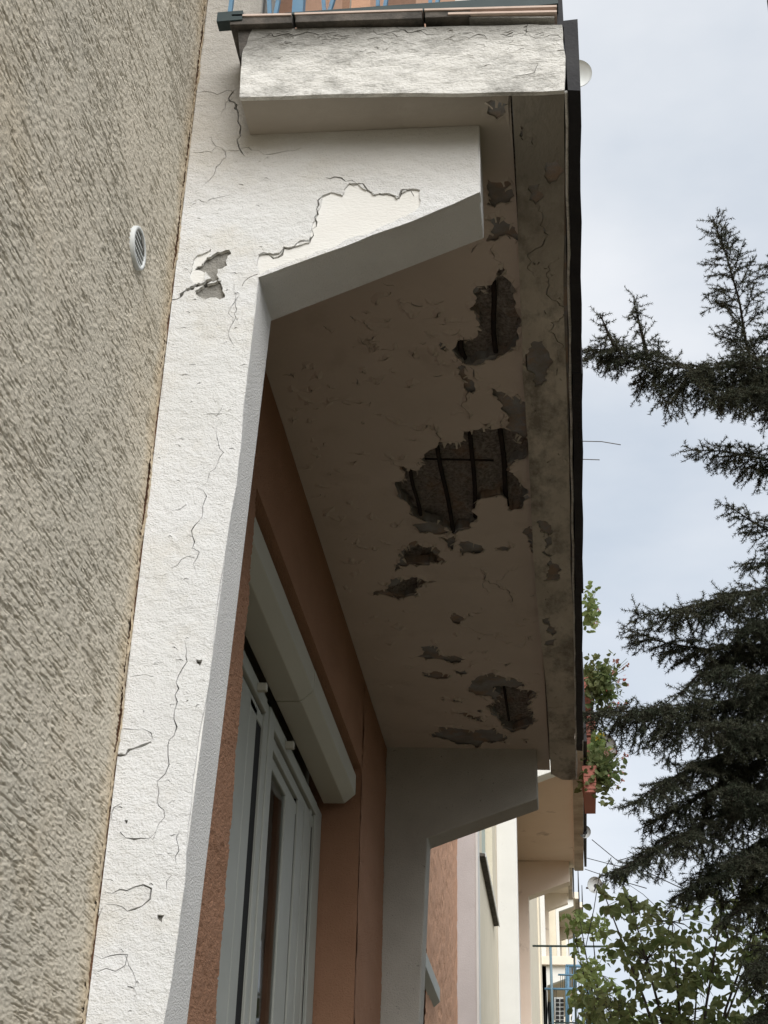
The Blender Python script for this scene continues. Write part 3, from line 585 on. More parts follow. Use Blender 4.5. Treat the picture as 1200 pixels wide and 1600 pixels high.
# far bay
bar('sash', 5.225, 5.43, -.225, -.178, z1=3.46); bar('frame', 5.445, 5.572, -.225, -.172, z1=3.5); bar('frame', 5.585, 5.70, -.225, -.170, z1=3.53); bar('frame', 5.712, 5.748, -.225, -.170, z1=3.56)
bar('guide_slot', 5.75, 5.79, -.225, -.175, m='pvc_dark', bev=0); bar('gasket', 5.43, 5.445, -.225, -.18, m='pvc_dark', bev=0, z1=3.5); bar('gasket', 5.572, 5.585, -.225, -.178, m='pvc_dark', bev=0, z1=3.5); bar('gasket', 4.475, 4.487, -.225, -.178, m='pvc_dark', bev=0, z1=3.5); bar('post', 5.79, 5.944, -.225, -.162)
# head members
for (y0, y1) in ((NY0-.2, 4.70), (4.85, 5.81)):
    bar('head', y0, y1, -.225, -.172, 3.49, 3.535); bar('head', y0, y1, -.215, -.160, 3.545, 3.60); bar('head', y0, y1, -.225, -.179, 3.43, 3.475)
    bar('head_slot', y0, y1, -.20, -.19, 3.60, 3.66, m='pvc_dark', bev=0)
for y in (4.52, 5.06): bar('stopper', y, y+.022, -.170, -.128, 3.555, 3.585, m='boxpvc')
box('pane', M['clear'], W, -.190, -.186, 4.845, 5.23, 1.75, 3.45)
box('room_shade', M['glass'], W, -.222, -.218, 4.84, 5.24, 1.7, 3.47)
for k in range(36): box('blind_slat', M['blind'], W, -.2135, -.2105, 4.86, 5.22, 1.9+k*.042, 1.9+k*.042+.024)
# shutter box
prof = [(-.152, 3.632), (-.062, 3.630), (-.017, 3.668), (-.017, 3.752), (-.05, 3.792), (-.165, 3.792)]
SB = MB().prism(prof, lambda u, v, d: (u, d, v), NY0-.02, 4.798).build('shutter_box', M['boxpvc'], B, .003)
SB2 = MB().prism([(u+.002, v-.002) for u, v in prof], lambda u, v, d: (u, d, v), 4.803, 5.90).build('shutter_box', M['boxpvc'], B, .003)
# second flat's shutter box
MB().prism(prof, lambda u, v, d: (u+.06, d, v-.12), Q0, 9.42).build('shutter_box', M['pvc'], B, .003)

# --- round vent in the beige wall
VC = empty('vent_cover', (.003, 2.336, 3.629)); tag(VC, 'round white plastic vent cover with slanting slats on the beige wall', 'vent cover')
mb = MB(); ns = 40
prof_v = [(.048, -.007), (.048, .004), (.0465, .0062), (.0415, .0062), (.0395, .004), (.0395, -.002)]
for k in range(ns):
    a = 2*math.pi*k/ns
    mb.v += [(h, math.cos(a)*r__*.96, math.sin(a)*r__) for r__, h in prof_v]
npf = len(prof_v)
for k in range(ns):
    for j in range(npf-1):
        mb.f.append((k*npf+j, ((k+1) % ns)*npf+j, ((k+1) % ns)*npf+j+1, k*npf+j+1))
def vpart(name, mb, m, smooth=False):
    o = mesh_obj(name, mb.v, mb.f, m, None, smooth); o.parent = VC; return o
vpart('ring', mb, M['dish'], True)
mb = MB(); mb.v = [(.0005, math.cos(2*math.pi*k/ns)*.0385, math.sin(2*math.pi*k/ns)*.039) for k in range(ns)]; mb.f = [tuple(range(ns))]; vpart('backing', mb, M['pvc_dark'])
for k in range(5):
    z = -.029+k*.0135; hw = math.sqrt(max(0, .039**2-z*z))*.94
    mb = MB().prism([(.0012, z-.0006), (.0038, z), (.0038, z+.0034), (.0012, z+.0028)], lambda u, v, d: (u, d, v), -hw, hw); vpart('slat', mb, M['dish'])
mb = MB().prism([(math.cos(a)*.034, math.sin(a)*.034) for a in [math.radians(t) for t in (8, 25, 45, 65, 85, 100)]], lambda u, v, d: (d, u, v), .0045, .0055); vpart('blank_plate', mb, M['mortar'])

# ------------------------------------------------------------------ stepped sections farther along the street
def far_balcony(parent, x0, yA, z, length=4.17, first=None, panel=True):
    s = MB().prism([(x0, z+.02), (x0+.79, z), (x0+.79, z-.03), (x0+.915, z-.035), (x0+.915, z+.2), (x0, z+.22)], lambda u, v, d: (u, d, v), yA-.12, yA+length+.3).build('balcony_slab', M['farsoffit'], parent, .006)
    box('slab_lip', M['farlip'], s, x0+.80, x0+.912, yA-.10, yA+length+.28, z-.045, z-.033)
    if panel: box('railing_panel', M['black'], s, x0+.925, x0+.955, yA-.05, yA+length+.22, z-.01, z+1.0)
    return s
def far_bracket(parent, x0, y0, z, m, bottom=None, upto=None):
    pl = [(0, (bottom or 0)-z), (.19, (bottom or 0)-z), (.207, -.448), (.732, -.262), (.732, .01), (0, .01)]
    return MB().prism(pl, lambda u, v, d: (x0+u, d, z+v), y0, y0+.19).build('bracket', m, parent, .008)

S2 = empty('apartment_building', (.16, 11.4, 0)); tag(S2, 'cream apartment building with beige balcony, stepping forward just beyond the brown wall', 'building')
X2, A2, Z2 = .165, 14.55, 7.22
WX0, WX1, WZ0, WZ1 = 12.0, 13.75, 5.19, 7.0
box('end_wall', M['lav'], S2, -.4, X2-.004, 11.40, 11.52, 0, 17)
box('corner_strip', M['farwhite'], S2, X2-.015, X2+.003, 11.394, 11.62, 0, 17)
box('wall', M['creamwall'], S2, -.4, X2, 11.52, WX0, 0, 17); box('wall', M['creamwall'], S2, -.4, X2, WX1, A2, 0, 17)
box('wall', M['creamwall'], S2, -.4, X2, WX0, WX1, 0, WZ0); box('wall', M['creamwall'], S2, -.4, X2, WX0, WX1, WZ1, 17)
box('wall', M['brown2'], S2, -.4, X2, A2, A2+4.3, 0, 17); box('wall', M['creamwall'], S2, -.4, X2, A2+4.3, 34, 0, 17)
wn = box('window', M['farwhite'], S2, -.3, .06, WX0, WX1, WZ0, WZ1)
green = mat('green_roller_shutter', (.50, .56, .50), .7, (.44, .50, .45), 6)
for k in range(34): box('shutter_slat', green, wn, .055, .10, WX0+.02, WX1-.02, WZ0+.01+k*.05, WZ0+.054+k*.05)
o = MB().prism([(X2-.1, WZ0-.05), (X2+.045, WZ0-.035), (X2+.045, WZ0-.018), (X2-.1, WZ0+.005)], lambda u, v, d: (u, d, v), 11.66, 13.86).build('window_sill', M['flash'], wn)
box('sill_edge', M['farwhite'], wn, X2+.046, X2+.053, 11.66, 13.86, WZ0-.045, WZ0-.01)
for zz in (Z2, Z2+2.8, Z2+5.6):
    far_balcony(S2, X2, A2, zz)
    far_bracket(S2, X2, A2+4.17, zz, M['farsoffit'], bottom=0 if zz == Z2 else zz-2.6)
    far_bracket(S2, X2, A2, zz, M['farwhite'], bottom=0 if zz == Z2 else zz-2.6)
box('window_sill', M['black'], S2, X2, X2+.10, A2+1.0, A2+1.9, 5.05, 5.09); box('sill_edge', M['farwhite'], S2, X2+.10, X2+.108, A2+1.0, A2+1.9, 5.05, 5.10)

for (x0, y0, y1, z0, nm) in ((.10, 34, 50, 12.7, 'white and pink apartment building with balconies seen through the second bracket opening'), (.34, 50.2, 66, 15.9, 'far pale apartment building, third step of the facade row'), (.62, 66.2, 90, 19.9, 'farthest pale apartment building at the end of the facade row')):
    S = empty('apartment_building', (x0, y0, 0)); tag(S, nm, 'building', 'stepped row of apartment buildings')
    box('wall', M['creamwall'], S, -.4, x0+.10, y0, y1, 0, z0+4)
    for zz in ((z0, z0-2.85) if y0 < 40 else (z0,)):
        far_balcony(S, x0, y0+1.9, zz, panel=zz == z0)
        far_bracket(S, x0+.0, y0+1.9, zz, M['farwhite'], bottom=0 if zz == z0 else zz-2.0); far_bracket(S, x0+.04, y0+5.9, zz, M['farsoffit'], bottom=0 if zz == z0 else zz-2.0)

# ------------------------------------------------------------------ railings and unit on the far lower balcony
def tube_obj(name, pts, r, m, parent=None, seg=6): return MB().tube(pts, r, seg).build(name, m, parent, smooth=True)
YR = 24.0
FR = empty('balcony_railing', tuple(at_y(862, 1600, YR))); tag(FR, 'blue metal balcony railing under a dark green crossbar, low between wall and leaves', 'railing')
base = at_y(886, 1620, YR)
def seg(name, p, q, r, m, Y=YR, Yq=None): return tube_obj(name, [at_y(*p, Y), at_y(*q, Yq or Y)], r, m, FR)
gbar = mat('dark_green_bar', (.035, .055, .05), .6); bpost = mat('grey_blue_post', (.16, .24, .29), .6)
seg('crossbar', (832, 1478), (958, 1479), .016, gbar)
seg('post', (860, 1480), (866, 1680), .022, bpost); seg('post', (896, 1440), (902, 1680), .017, gbar)
seg('rail', (851, 1545), (925, 1546), .018, M['blue']); seg('rail', (858, 1598), (930, 1598), .012, M['teal'])
seg('rail', (872, 1523), (922, 1524), .015, M['blue']); seg('post', (922, 1522), (924, 1680), .03, M['blue']); seg('post', (911, 1546), (913, 1680), .03, M['blue'])
for k in range(6): seg('baluster', (853+k*3.2, 1546), (850+k*3.4, 1680), .005, M['wire'])
for k in range(4): seg('bracket_bar', (876+3*k, 1524), (876+3*k, 1545), .004, M['teal'])
FB = empty('balcony_railing', tuple(at_y(905, 1530, 30))); tag(FB, 'bright blue boxed balcony railing farthest down the facade', 'railing')
def segb(name, p, q, r, m): return tube_obj(name, [at_y(*p, 30), at_y(*q, 30)], r, m, FB)
segb('rail', (884, 1509), (918, 1510), .03, M['blue']); segb('rail', (884, 1545), (918, 1546), .03, M['blue'])
for x in (885, 888, 917): segb('post', (x, 1508), (x, 1600), .025, M['blue'])
for k in range(6): segb('baluster', (892+k*4.2, 1511), (892+k*4.2, 1546), .008, M['blue'])
AC = empty('air_conditioner', tuple(at_y(875, 1600, 24.3))); tag(AC, 'white louvred outdoor unit standing behind the blue railing', 'air conditioner')
a = at_y(866, 1558, 24.3); b = at_y(882.5, 1625, 24.3)
box('casing', M['dish'], AC, a.x, b.x, 24.3, 24.7, b.z, a.z)
for k in range(9):
    for j in range(2):
        p = at_y(868.5+j*7, 1561+k*6.6, 24.29); q = at_y(874+j*7, 1565.5+k*6.6, 24.29)
        box('grille_slot', M['wire'], AC, p.x, q.x, 24.285, 24.30, q.z, p.z)

# ------------------------------------------------------------------ satellite dishes
def dish(px, py, Y, dia, label, yaw=0.):
    c = at_y(px, py, Y); R = empty('satellite_dish', tuple(c)); tag(R, label, 'satellite dish', 'satellite dishes on the balconies')
    rot = Matrix.Rotation(yaw, 3, 'Z') @ Matrix.Rotation(math.radians(12), 3, 'X')
    mb = MB(); n = 28; rings = 5
    for s_ in (0, 1):
        for j in range(rings+1):
            rr = dia/2*j/rings
            for k in range(n):
                t = 2*math.pi*k/n; v = rot @ Vector((rr*math.cos(t), -(dia*.25)*(rr/(dia/2))**2 + s_*.012, rr*math.sin(t)*1.08)); mb.v.append(tuple(v))
    off = (rings+1)*n
    for s_ in (0, 1):
        for j in range(rings):
            for k in range(n):
                q = (s_*off+j*n+k, s_*off+j*n+(k+1) % n, s_*off+(j+1)*n+(k+1) % n, s_*off+(j+1)*n+k); mb.f.append(q if s_ else q[::-1])
    for k in range(n): mb.f.append((rings*n+k, rings*n+(k+1) % n, off+rings*n+(k+1) % n, off+rings*n+k))
    o = mesh_obj('reflector', mb.v, mb.f, M['dish'], None, True); o.parent = R
    mb = MB(); mb.tube([rot @ Vector((0, .0, -dia*.45)), rot @ Vector((0, -dia*.5, -dia*.1))], .008, 6); mb.tube([rot @ Vector((0, -dia*.5, -dia*.1)), rot @ Vector((0, -dia*.56, -dia*.08))], .028, 8)
    o = mesh_obj('feed_arm', mb.v, mb.f, M['wire']); o.parent = R
    mb = MB(); mb.tube([(0, .02, 0), (0, .10, -.01), (-.10, .12, .0)], .012, 6); o = mesh_obj('mount', mb.v, mb.f, M['flash']); o.parent = R
    return R
dish(902, 121, 13.6, .37, 'pale satellite dish peeping out past the top of the black gutter')
dish(941, 1172, 16.5, .34, 'grey satellite dish behind the red flower boxes')
dish(928.5, 1383, 18.2, .185, 'small grey satellite dish below the far balcony edge', .2)
dish(914, 1300, 17.5, .14, 'smallest white dish half hidden by the far balcony edge')
# antenna
AN = empty('antenna', tuple(at_y(905, 690, 12.5))); tag(AN, 'thin rod antenna sticking out beside the black gutter against the sky', 'antenna')
tube_obj('rod', [at_y(890, 689, 12.5), at_y(940, 690, 12.5), at_y(970, 695, 12.5)], .0045, M['flash'], AN); tube_obj('rod', [at_y(890, 717, 12.5), at_y(937, 718.5, 12.5)], .0045, M['flash'], AN)
tube_obj('mast', [at_y(893, 640, 12.5), at_y(893, 800, 12.5)], .012, M['flash'], AN)

# ------------------------------------------------------------------ flower boxes and plants
def leaf_cloud(name, pts, size, m, parent, seed=0, shape=(.5, 1.0), up=.3):
    r = np.random.default_rng(seed); n = len(pts); P = np.asarray(pts, float)
    d = r.standard_normal((n, 3)); d[:, 2] -= up; d /= np.linalg.norm(d, axis=1)[:, None]
    q = r.standard_normal((n, 3)); s = np.cross(d, q); s /= np.linalg.norm(s, axis=1)[:, None]; nn = np.cross(d, s)
    Lg = size*r.uniform(.65, 1.25, n)[:, None]; Wd = Lg*shape[0]
    prof_ = [(0, 0, 0), (.28, .42, .06), (.62, .38, .04), (1, 0, -.06), (.62, -.38, .04), (.28, -.42, .06), (.45, 0, -.03)]
    V = np.stack([P + d*Lg*a + s*Wd*b + nn*Lg*c for a, b, c in prof_], 1).reshape(-1, 3)
    base = (np.arange(n)*7)[:, None]
    T = np.concatenate([base+np.array(t)[None] for t in ((0, 1, 6), (1, 2, 6), (2, 3, 6), (3, 4, 6), (4, 5, 6), (5, 0, 6))])
    return fast_mesh(name, V, T, m, parent)
for i, (px, p0, p1, lab) in enumerate(((921, 1196, 1238, 'lowest red flower box on the far balcony railing'), (922, 1152, 1192, 'middle red flower box below the yellow flowers'), (920, 1118, 1149, 'red flower box just under the spruce branch'), (917, 1048, 1085, 'topmost red flower box under red blooms'))):
    yy = 14.9 + (0, .85, 1.7, 2.2)[i]; a = at_y(px-9, p1, yy); b = at_y(px+10, p0, yy)
    FBx = empty('flower_box', (a.x, yy, a.z)); tag(FBx, lab, 'flower box', 'terracotta boxes hung on the far railing')
    x0, x1, z0, z1 = a.x, b.x, a.z, b.z; hh = z1-z0
    tr = MB().prism([(x0+.012, z0), (x1-.012, z0), (x1, z1-.05), (x1+.006, z1-.05), (x1+.006, z1), (x0-.006, z1), (x0-.006, z1-.05), (x0, z1-.05)], lambda u, v, d: (u, d, v), yy, yy+.7)
    tr.build('trough', M['terra'], FBx, .004)
    for k in range(3): box('rib', M['terra'], FBx, x0+.01, x1-.006, yy-.008, yy, z0+hh*(.12+.24*k), z0+hh*(.2+.24*k))
def plant(name, lab, cx, cy, sx, sy, Y, n, m, flowers, seed):
    r = np.random.default_rng(seed); R = empty(name, tuple(at_y(cx, cy+sy, Y))); tag(R, lab, 'plant', 'flowers in the far boxes')
    pts = []; 
    for k in range(n):
        a, b = r.normal(0, .45), r.normal(0, .45); pts.append(tuple(at_y(cx+a*sx, cy+b*sy, Y+r.uniform(-.25, .25))))
    leaf_cloud('foliage', pts, .075, m, R, seed, (.8, 1))
    st = MB()
    tips = []
    for k in range(max(8, n//14)):
        a = r.uniform(.2, 1.5); b = r.uniform(-1.0, 1.0); p = at_y(cx, cy+sy*.2, Y); q = at_y(cx+a*sx, cy+b*sy, Y+r.uniform(-.2, .2)); st.tube([p, (p+q)/2+Vector((0, 0, .03)), q], .0025, 3); tips.append(q)
    st.build('stems', M['leaf'], R)
    for mm, cnt, nm in flowers:
        fp_ = []
        for k in range(cnt):
            t = tips[int(r.integers(len(tips)))] if r.random() < .75 else at_y(cx+r.normal(0, .5)*sx, cy+r.normal(0, .5)*sy, Y)
            for j in range(6): fp_.append(tuple(Vector(t)+Vector(r.normal(0, .012, 3))))
        tag(leaf_cloud(nm, fp_, .034, mm, R, seed+3, (.8, 1)), kind='stuff')
dull = leafmat('faded_pink_petals', (.36, .16, .13), (.42, .24, .20), .3, 9)
plant('geranium_plant', 'geranium with red and faded blooms in the top flower box', 938, 1068, 30, 42, 15.6, 640, M['leaf'], ((M['petal'], 5, 'red_flowers'), (dull, 16, 'faded_flowers')), 1)
plant('geranium_plant', 'trailing geranium with dry stalks hanging below the lowest flower box', 940, 1205, 28, 38, 15.1, 520, M['leaf'], ((dull, 18, 'faded_flowers'), (M['petal'], 2, 'red_flowers')), 2)
plant('marigold_plant', 'yellow flowers in the middle flower box', 934, 1165, 10, 22, 15.4, 110, M['leaf2'], ((M['petal2'], 12, 'yellow_flowers'),), 3)
plant('creeper_plant', 'small green plant on the balcony high above the flower boxes', 922, 950, 11, 34, 15.5, 150, M['leaf2'], ((dull, 3, 'faded_flowers'),), 4)

# ------------------------------------------------------------------ cables
for i, (pts, lab) in enumerate(((((914, 1340, 18), (960, 1352, 16), (1010, 1362, 14), (1090, 1400, 12)), 'upper overhead cable running from the far balcony into the tree'), (((914, 1358, 18), (955, 1372, 16), (1010, 1388, 14)), 'lower overhead cable below the far balcony'), (((925, 1312, 16), (965, 1345, 15), (1000, 1335, 14.5), (1040, 1322, 14)), 'looping cable beside the far balcony'), (((955, 1340, 15), (935, 1375, 15), (928, 1420, 15), (915, 1480, 15)), 'slack cable hanging in front of the small dish'))):
    tag(tube_obj('overhead_cable', [at_y(*p) for p in pts], .0045, M['wire'], None, 5), lab, 'cable', 'cables by the far balcony')

# ------------------------------------------------------------------ spruce
def spruce():
    R = empty('spruce_tree', (2.62, 7.9, 0)); tag(R, 'dark spruce tree with drooping branches close to the balcony', 'tree')
    TX, TY = 2.62, 7.9
    MB().tube([(TX, TY, 0), (TX+.02, TY, 3), (TX-.02, TY+.03, 6.5), (TX, TY, 10.5)], .17, 12, .02).build('trunk', M['bark'], R, smooth=True)
    rs = np.random.default_rng(23)
    limbs = [  # image points (tip first) with their depth, density
     ([(1113, 338, 7.3), (1135, 400, 7.35), (1155, 470, 7.4), (1168, 550, 7.5), (1200, 590, 7.6), (1300, 640, 7.8)], .8, .55),
     ([(917, 545, 6.9), (960, 548, 7.0), (1010, 562, 7.1), (1080, 578, 7.2), (1170, 572, 7.4), (1260, 590, 7.6), (1370, 640, 7.9)], 1.0, 1.2),
     ([(990, 470, 7.0), (1000, 510, 7.05), (1012, 560, 7.1)], .55, .3), ([(937, 490, 6.9), (950, 520, 6.95), (965, 550, 7.0)], .5, .3),
     ([(1200, 410, 7.6), (1250, 440, 7.7), (1330, 500, 7.9)], .8, .6), ([(1120, 620, 7.0), (1180, 610, 7.2), (1300, 640, 7.6)], .9, 1.2),
     ([(1080, 703, 7.3), (1130, 705, 7.35), (1180, 715, 7.5), (1300, 740, 7.8)], .8, .8), ([(1135, 788, 7.4), (1175, 815, 7.5), (1220, 840, 7.7), (1330, 860, 7.9)], .7, .6),
     ([(1165, 880, 7.4), (1210, 880, 7.6), (1330, 900, 7.9)], .7, .8),
     ([(990, 958, 7.0), (1040, 962, 7.1), (1090, 945, 7.2), (1140, 930, 7.3), (1230, 915, 7.6), (1340, 930, 7.9)], .8, 1.0),
     ([(985, 985, 7.2), (1040, 1005, 7.3), (1100, 1015, 7.4), (1180, 1010, 7.6), (1330, 1000, 7.9)], .8, .9),
     ([(1062, 1085, 7.3), (1090, 1055, 7.35), (1130, 1030, 7.5), (1230, 1010, 7.8)], .7, .7),
     ([(905, 1115, 6.8), (950, 1112, 6.9), (1010, 1112, 7.0), (1080, 1105, 7.2), (1160, 1092, 7.4), (1300, 1070, 7.8)], .9, 1.15),
     ([(988, 1258, 7.0), (1030, 1228, 7.1), (1080, 1200, 7.25), (1150, 1170, 7.45), (1300, 1120, 7.8)], .8, 1.0),
     ([(1003, 1288, 7.2), (1050, 1270, 7.3), (1100, 1240, 7.4), (1170, 1200, 7.6), (1300, 1160, 7.85)], .8, .9),
     ([(958, 1364, 7.0), (990, 1348, 7.1), (1040, 1320, 7.2), (1110, 1280, 7.4), (1200, 1230, 7.6), (1320, 1190, 7.9)], .8, 1.0),
     ([(1060, 1400, 7.3), (1110, 1370, 7.4), (1170, 1330, 7.5), (1320, 1260, 7.9)], .9, 1.2),
     ([(1110, 1130, 6.9), (1150, 1140, 7.1), (1220, 1130, 7.4), (1320, 1110, 7.8)], .9, 1.3), ([(1120, 1050, 7.0), (1160, 1060, 7.2), (1240, 1050, 7.5), (1340, 1030, 7.9)], .9, 1.3),
     ([(1140, 1230, 7.0), (1180, 1240, 7.2), (1240, 1230, 7.5), (1330, 1200, 7.9)], .9, 1.3), ([(1130, 1440, 7.2), (1170, 1410, 7.3), (1240, 1370, 7.6), (1330, 1330, 7.9)], .8, 1.3),
     ([(1150, 1340, 7.0), (1190, 1340, 7.2), (1250, 1320, 7.5), (1340, 1290, 7.9)], .9, 1.3), ([(1165, 1520, 7.1), (1200, 1500, 7.3), (1250, 1450, 7.6), (1340, 1400, 7.9)], .8, 1.2),
     ([(1150, 985, 7.2), (1190, 975, 7.4), (1260, 960, 7.6), (1340, 950, 7.9)], .9, 1.2), ([(1168, 1600, 7.2), (1200, 1580, 7.3), (1260, 1530, 7.6), (1340, 1480, 7.9)], .8, 1.2)]
    for li, (lp_, dens, hang) in enumerate(limbs):
        pts = [at_y(*p) for p in lp_][::-1]                       # from the trunk outwards
        cum = [0.]
        for a, b in zip(pts, pts[1:]): cum.append(cum[-1]+(b-a).length)
        Ltot = cum[-1]
        def pos(s):
            for k in range(len(pts)-1):
                if s <= cum[k+1] or k == len(pts)-2:
                    t = (s-cum[k])/(cum[k+1]-cum[k]); return pts[k].lerp(pts[k+1], t), (pts[k+1]-pts[k]).normalized()
        segs = []                                                 # p0, p1, stem radius, needled
        for k in range(30): 
            a, _ = pos(Ltot*k/30); b, _ = pos(Ltot*(k+1)/30); segs.append((a, b, .014*(1-k/30)+.003, 1 if k > 12 else .3))
        def shoot(p, d, ln, drop, lvl):
            n = max(2, int(ln/.036)); q = p.copy(); d = d.normalized()
            for k in range(n):
                d = (d + Vector((rs.normal(0, .17), rs.normal(0, .17), -drop+rs.normal(0, .14)))).normalized()
                e = q + d*(ln/n); segs.append((q, e, .0028 if lvl == 1 else .0016, 1))
                if lvl < 2 and k > 0:
                    for sgn in (-1, 1):
                        if rs.random() < .82:
                            sd = d.cross(Vector((0, 0, 1))); sd = sd.normalized() if sd.length > .1 else Vector((1, 0, 0))
                            shoot(q, d*.8 + sd*sgn*rs.uniform(.5, 1.0) + Vector((0, 0, rs.uniform(-.5, .3))), rs.uniform(.05, .13)*(1.2-.6*k/n), drop*.6, lvl+1)
                q = e
        s = .03
        while s < Ltot:
            p, t = pos(s); tip = Ltot-s
            side = t.cross(Vector((0, 0, 1))).normalized()
            env = min(.10+.42*tip, .36)*dens
            for sgn in (-1, 1):
                if rs.random() < .85:
                    d = t*rs.uniform(.5, 1.1) + side*sgn*rs.uniform(.6, 1.1) + Vector((0, 0, rs.uniform(-.35, .35)))
                    shoot(p, d, env*rs.uniform(.5, 1.05), .06+.05*hang, 1)
            if rs.random() < .8*hang:
                shoot(p, t*.25 + side*rs.uniform(-.35, .35) + Vector((0, 0, -1)), min(.07+.34*tip, .33)*rs.uniform(.35, 1.1)*hang, .10, 1)
            if rs.random() < .22: shoot(p, t*.9+side*rs.uniform(-.3, .3)+Vector((0, 0, .8)), rs.uniform(.05, .13), -.02, 2)
            s += .027/max(.6, dens)
        P0 = np.array([tuple(x[0]) for x in segs]); P1 = np.array([tuple(x[1]) for x in segs]); RR = np.array([x[2] for x in segs]); ND_ = np.array([x[3] for x in segs])
        D = P1-P0; Ln = np.linalg.norm(D, axis=1); D /= Ln[:, None]
        ref = np.where(np.abs(D[:, 2:3]) > .9, np.array([[1., 0, 0]]), np.array([[0, 0, 1.]])); A = np.cross(D, ref); A /= np.linalg.norm(A, axis=1)[:, None]; Bv = np.cross(D, A)
        V = []; m3 = len(segs)
        for P, sc_ in ((P0, 1.), (P1, .8)):
            for k in range(3):
                an = 2*math.pi*k/3; V.append(P + (A*math.cos(an)+Bv*math.sin(an))*(RR*sc_)[:, None])
        V = np.concatenate(V); ix = np.arange(m3); T = []
        for k in range(3):
            k2 = (k+1) % 3; T.append(np.stack([ix+k*m3, ix+k2*m3, ix+(3+k2)*m3, ix+(3+k)*m3], 1))
        br = fast_mesh('branch', V, np.concatenate(T), M['bark'], R, True)
        cnt = np.maximum(1, (Ln*540*ND_).astype(int)); idx = np.repeat(np.arange(m3), cnt); n = len(idx)
        t = rs.random(n)[:, None]; ph = rs.random(n)*2*math.pi; base = P0[idx]*(1-t)+P1[idx]*t
        rad = A[idx]*np.cos(ph)[:, None]+Bv[idx]*np.sin(ph)[:, None]
        an = rs.uniform(.8, 1.35, n)[:, None]; nd = D[idx]*np.cos(an)+rad*np.sin(an); ln = rs.uniform(.014, .024, n)[:, None]
        sd = np.cross(nd, rs.standard_normal((n, 3))); sd /= np.linalg.norm(sd, axis=1)[:, None]
        V = np.stack([base+sd*.0019, base-sd*.0019, base+nd*ln], 1).reshape(-1, 3)
        tag(fast_mesh('needles', V, np.arange(3*n).reshape(-1, 3), M['needle'], br), kind='stuff')
    whole_crown(R, TX, TY, 10.5, 1.75, 5, True)
def proj(p):
    d = Vector(p)-CAM; z = d.dot(FWD); return (600+FPX*d.dot(RIGHT)/z, 800-FPX*d.dot(UP)/z) if z > .1 else (-9e9, 0)
def whole_crown(R, TX, TY, H, rad, seed, dodge=False):
    rs = np.random.default_rng(seed); P = []; Q = []; mb = MB()
    z = 1.0
    while z < H-.3:
        for k in range(6):
            a = rs.uniform(0, 2*math.pi); Lb = rad*(1-z/H)**.8*rs.uniform(.8, 1.1)+.12
            tip = Vector((TX+math.cos(a)*Lb, TY+math.sin(a)*Lb, z-.12*Lb)); root = Vector((TX, TY, z))
            if dodge and any(-60 < u < 1290 and -160 < v < 1760 for u, v in (proj(tip), proj(root.lerp(tip, .75)), proj(root.lerp(tip, .5)))): continue
            mb.tube([root, root.lerp(tip, .5)+Vector((0, 0, .05*Lb)), tip], .02, 5, .004)
            n = int(Lb*34); sd = (tip-root).cross(Vector((0, 0, 1))).normalized(); t_ = (tip-root).normalized()
            for j in range(n):
                t = (j+rs.random())/n; p = root.lerp(tip, t); w_ = (.12+.45*(1-t))*min(1, t*3+.2)
                for sg in (-1, 1):
                    d = t_*.7+sd*sg+Vector((0, 0, rs.uniform(-.9, .1))); P.append(p); Q.append(p+d.normalized()*w_*rs.uniform(.5, 1.1))
        z += .26
    mb.build('branches', M['bark'], R, smooth=True)
    P = np.array([tuple(p) for p in P]); Q = np.array([tuple(p) for p in Q]); D = Q-P; Ln = np.linalg.norm(D, axis=1); D /= Ln[:, None]
    idx = np.repeat(np.arange(len(P)), np.maximum(2, (Ln*38).astype(int))); n = len(idx); t = rs.random(n)[:, None]; b = P[idx]*(1-t)+Q[idx]*t
    nd = D[idx]*.8+rs.standard_normal((n, 3))*.6; nd /= np.linalg.norm(nd, axis=1)[:, None]; sd = np.cross(nd, rs.standard_normal((n, 3))); sd /= np.linalg.norm(sd, axis=1)[:, None]
    fast_mesh('crown', np.stack([b+sd*.011, b-sd*.011, b+nd*.06], 1).reshape(-1, 3), np.arange(3*n).reshape(-1, 3), M['needle'], R)
spruce()
# spruces added out of view on the right, to shade the balcony underside
T0 = None
for i, (x, y, lab) in enumerate(((3.9, 4.2, 'unseen spruce added for shade, to the right of the drooping one'), (4.8, .2, 'unseen spruce added for shade, beside the viewer'))):
    R = empty('spruce_tree', (x, y, 0)); tag(R, lab, 'tree', 'unseen spruces added for shade')
    if T0 is None:
        T0 = R; MB().tube([(x, y, 0), (x, y, 5), (x, y, 12.4)], .2, 12, .02).build('trunk', M['bark'], R, smooth=True); whole_crown(R, x, y, 12.5, 2.0, 77)
    else:
        for ch in list(T0.children):
            c = ch.copy(); col.objects.link(c); c.parent = R; c.location = ch.location

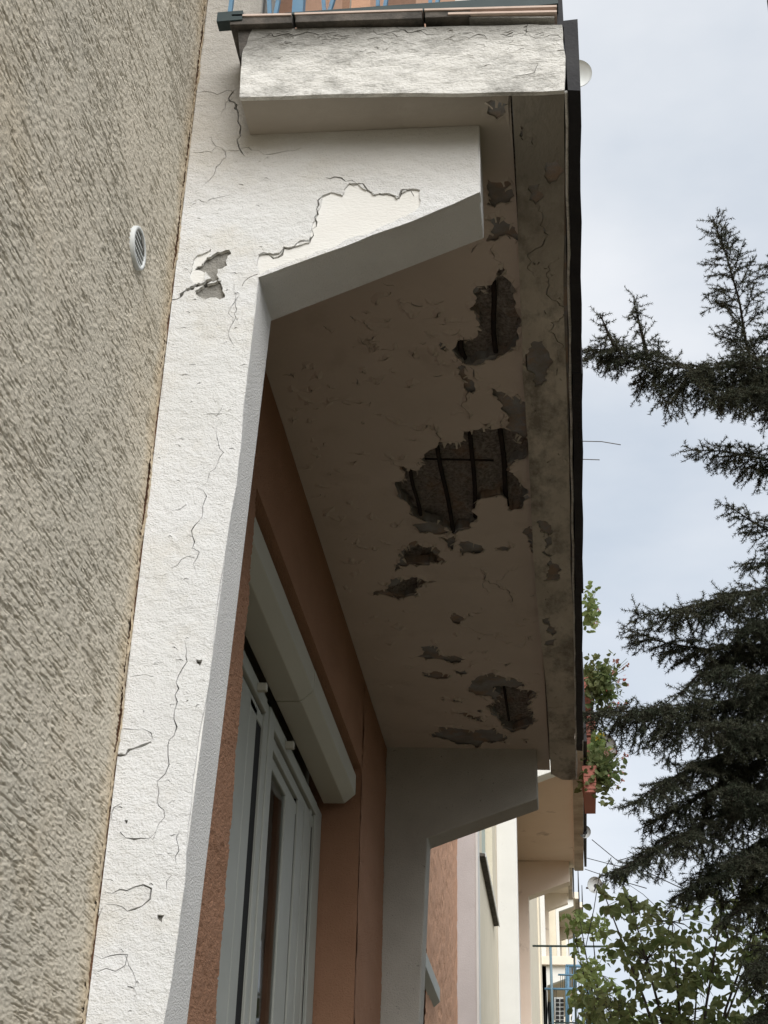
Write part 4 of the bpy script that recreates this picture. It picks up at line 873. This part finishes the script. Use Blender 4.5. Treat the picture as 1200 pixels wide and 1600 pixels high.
# ------------------------------------------------------------------ broadleaf trees behind
def broadleaf(name, lab, root, Y, cl, n, size, m, seed, twigs, grow):
    R = empty(name, root); tag(R, lab, 'tree', grow); r = np.random.default_rng(seed)
    c0 = Vector(root); fork = at_y(*twigs[0], Y)
    MB().tube([c0, (c0+fork)/2+Vector((.1, .05, 0)), fork], .09, 10, .03).build('trunk', M['bark'], R, smooth=True)
    pts = []; mb = MB()
    for (cx, cy, sx, sy, wgt) in cl:
        c = at_y(cx, cy, Y); mb.tube([fork, (fork+c)/2+Vector((0, 0, .12)), c], .016, 5, .004)
        k_ = int(n*wgt); sub = max(3, int(wgt*26))
        cen = [(r.normal(0, .5)*sx, r.normal(0, .5)*sy, r.uniform(-.5, .5)) for _ in range(sub)]
        for (a, b, d) in cen:
            e = at_y(cx+a, cy+b, Y+d); mb.tube([c, (c+e)/2+Vector((0, 0, .03)), e], .004, 4, .0015)
        for k in range(k_):
            a, b, d = cen[int(r.integers(sub))]; pts.append(tuple(at_y(cx+a+r.normal(0, 1)*sx*.16, cy+b+r.normal(0, 1)*sy*.16, Y+d+r.normal(0, .12))))
    mb.build('branches', M['bark'], R, smooth=True)
    leaf_cloud('crown', pts, size, m, R, seed, (.62, 1), .55)
broadleaf('broadleaf_tree', 'leafy green tree behind the spruce at lower right', (2.2, 11.2, 0), 11.0,
  [(985, 1410, 45, 22, .5), (1050, 1440, 70, 40, .8), (1130, 1410, 60, 40, .7), (1010, 1500, 60, 40, .9), (1090, 1530, 80, 50, 1.3), (1170, 1500, 50, 70, 1.0), (960, 1570, 60, 40, .9), (1060, 1600, 90, 40, 1.2), (1160, 1610, 60, 40, .9), (1190, 1420, 40, 60, .6), (945, 1400, 14, 12, .08)],
  210, .082, M['leaf'], 31, [(1080, 1800)], 'trees beyond the spruce')
broadleaf('broadleaf_tree', 'paler fine-leaved tree between the facade and the leafy tree', (1.75, 16.2, 0), 16.0,
  [(925, 1450, 30, 22, .6), (930, 1520, 40, 40, 1.), (960, 1590, 60, 50, 1.4), (905, 1430, 12, 14, .2), (900, 1470, 12, 25, .25), (905, 1565, 10, 20, .2)],
  210, .085, M['leaf2'], 37, [(950, 1720)], 'trees beyond the spruce')
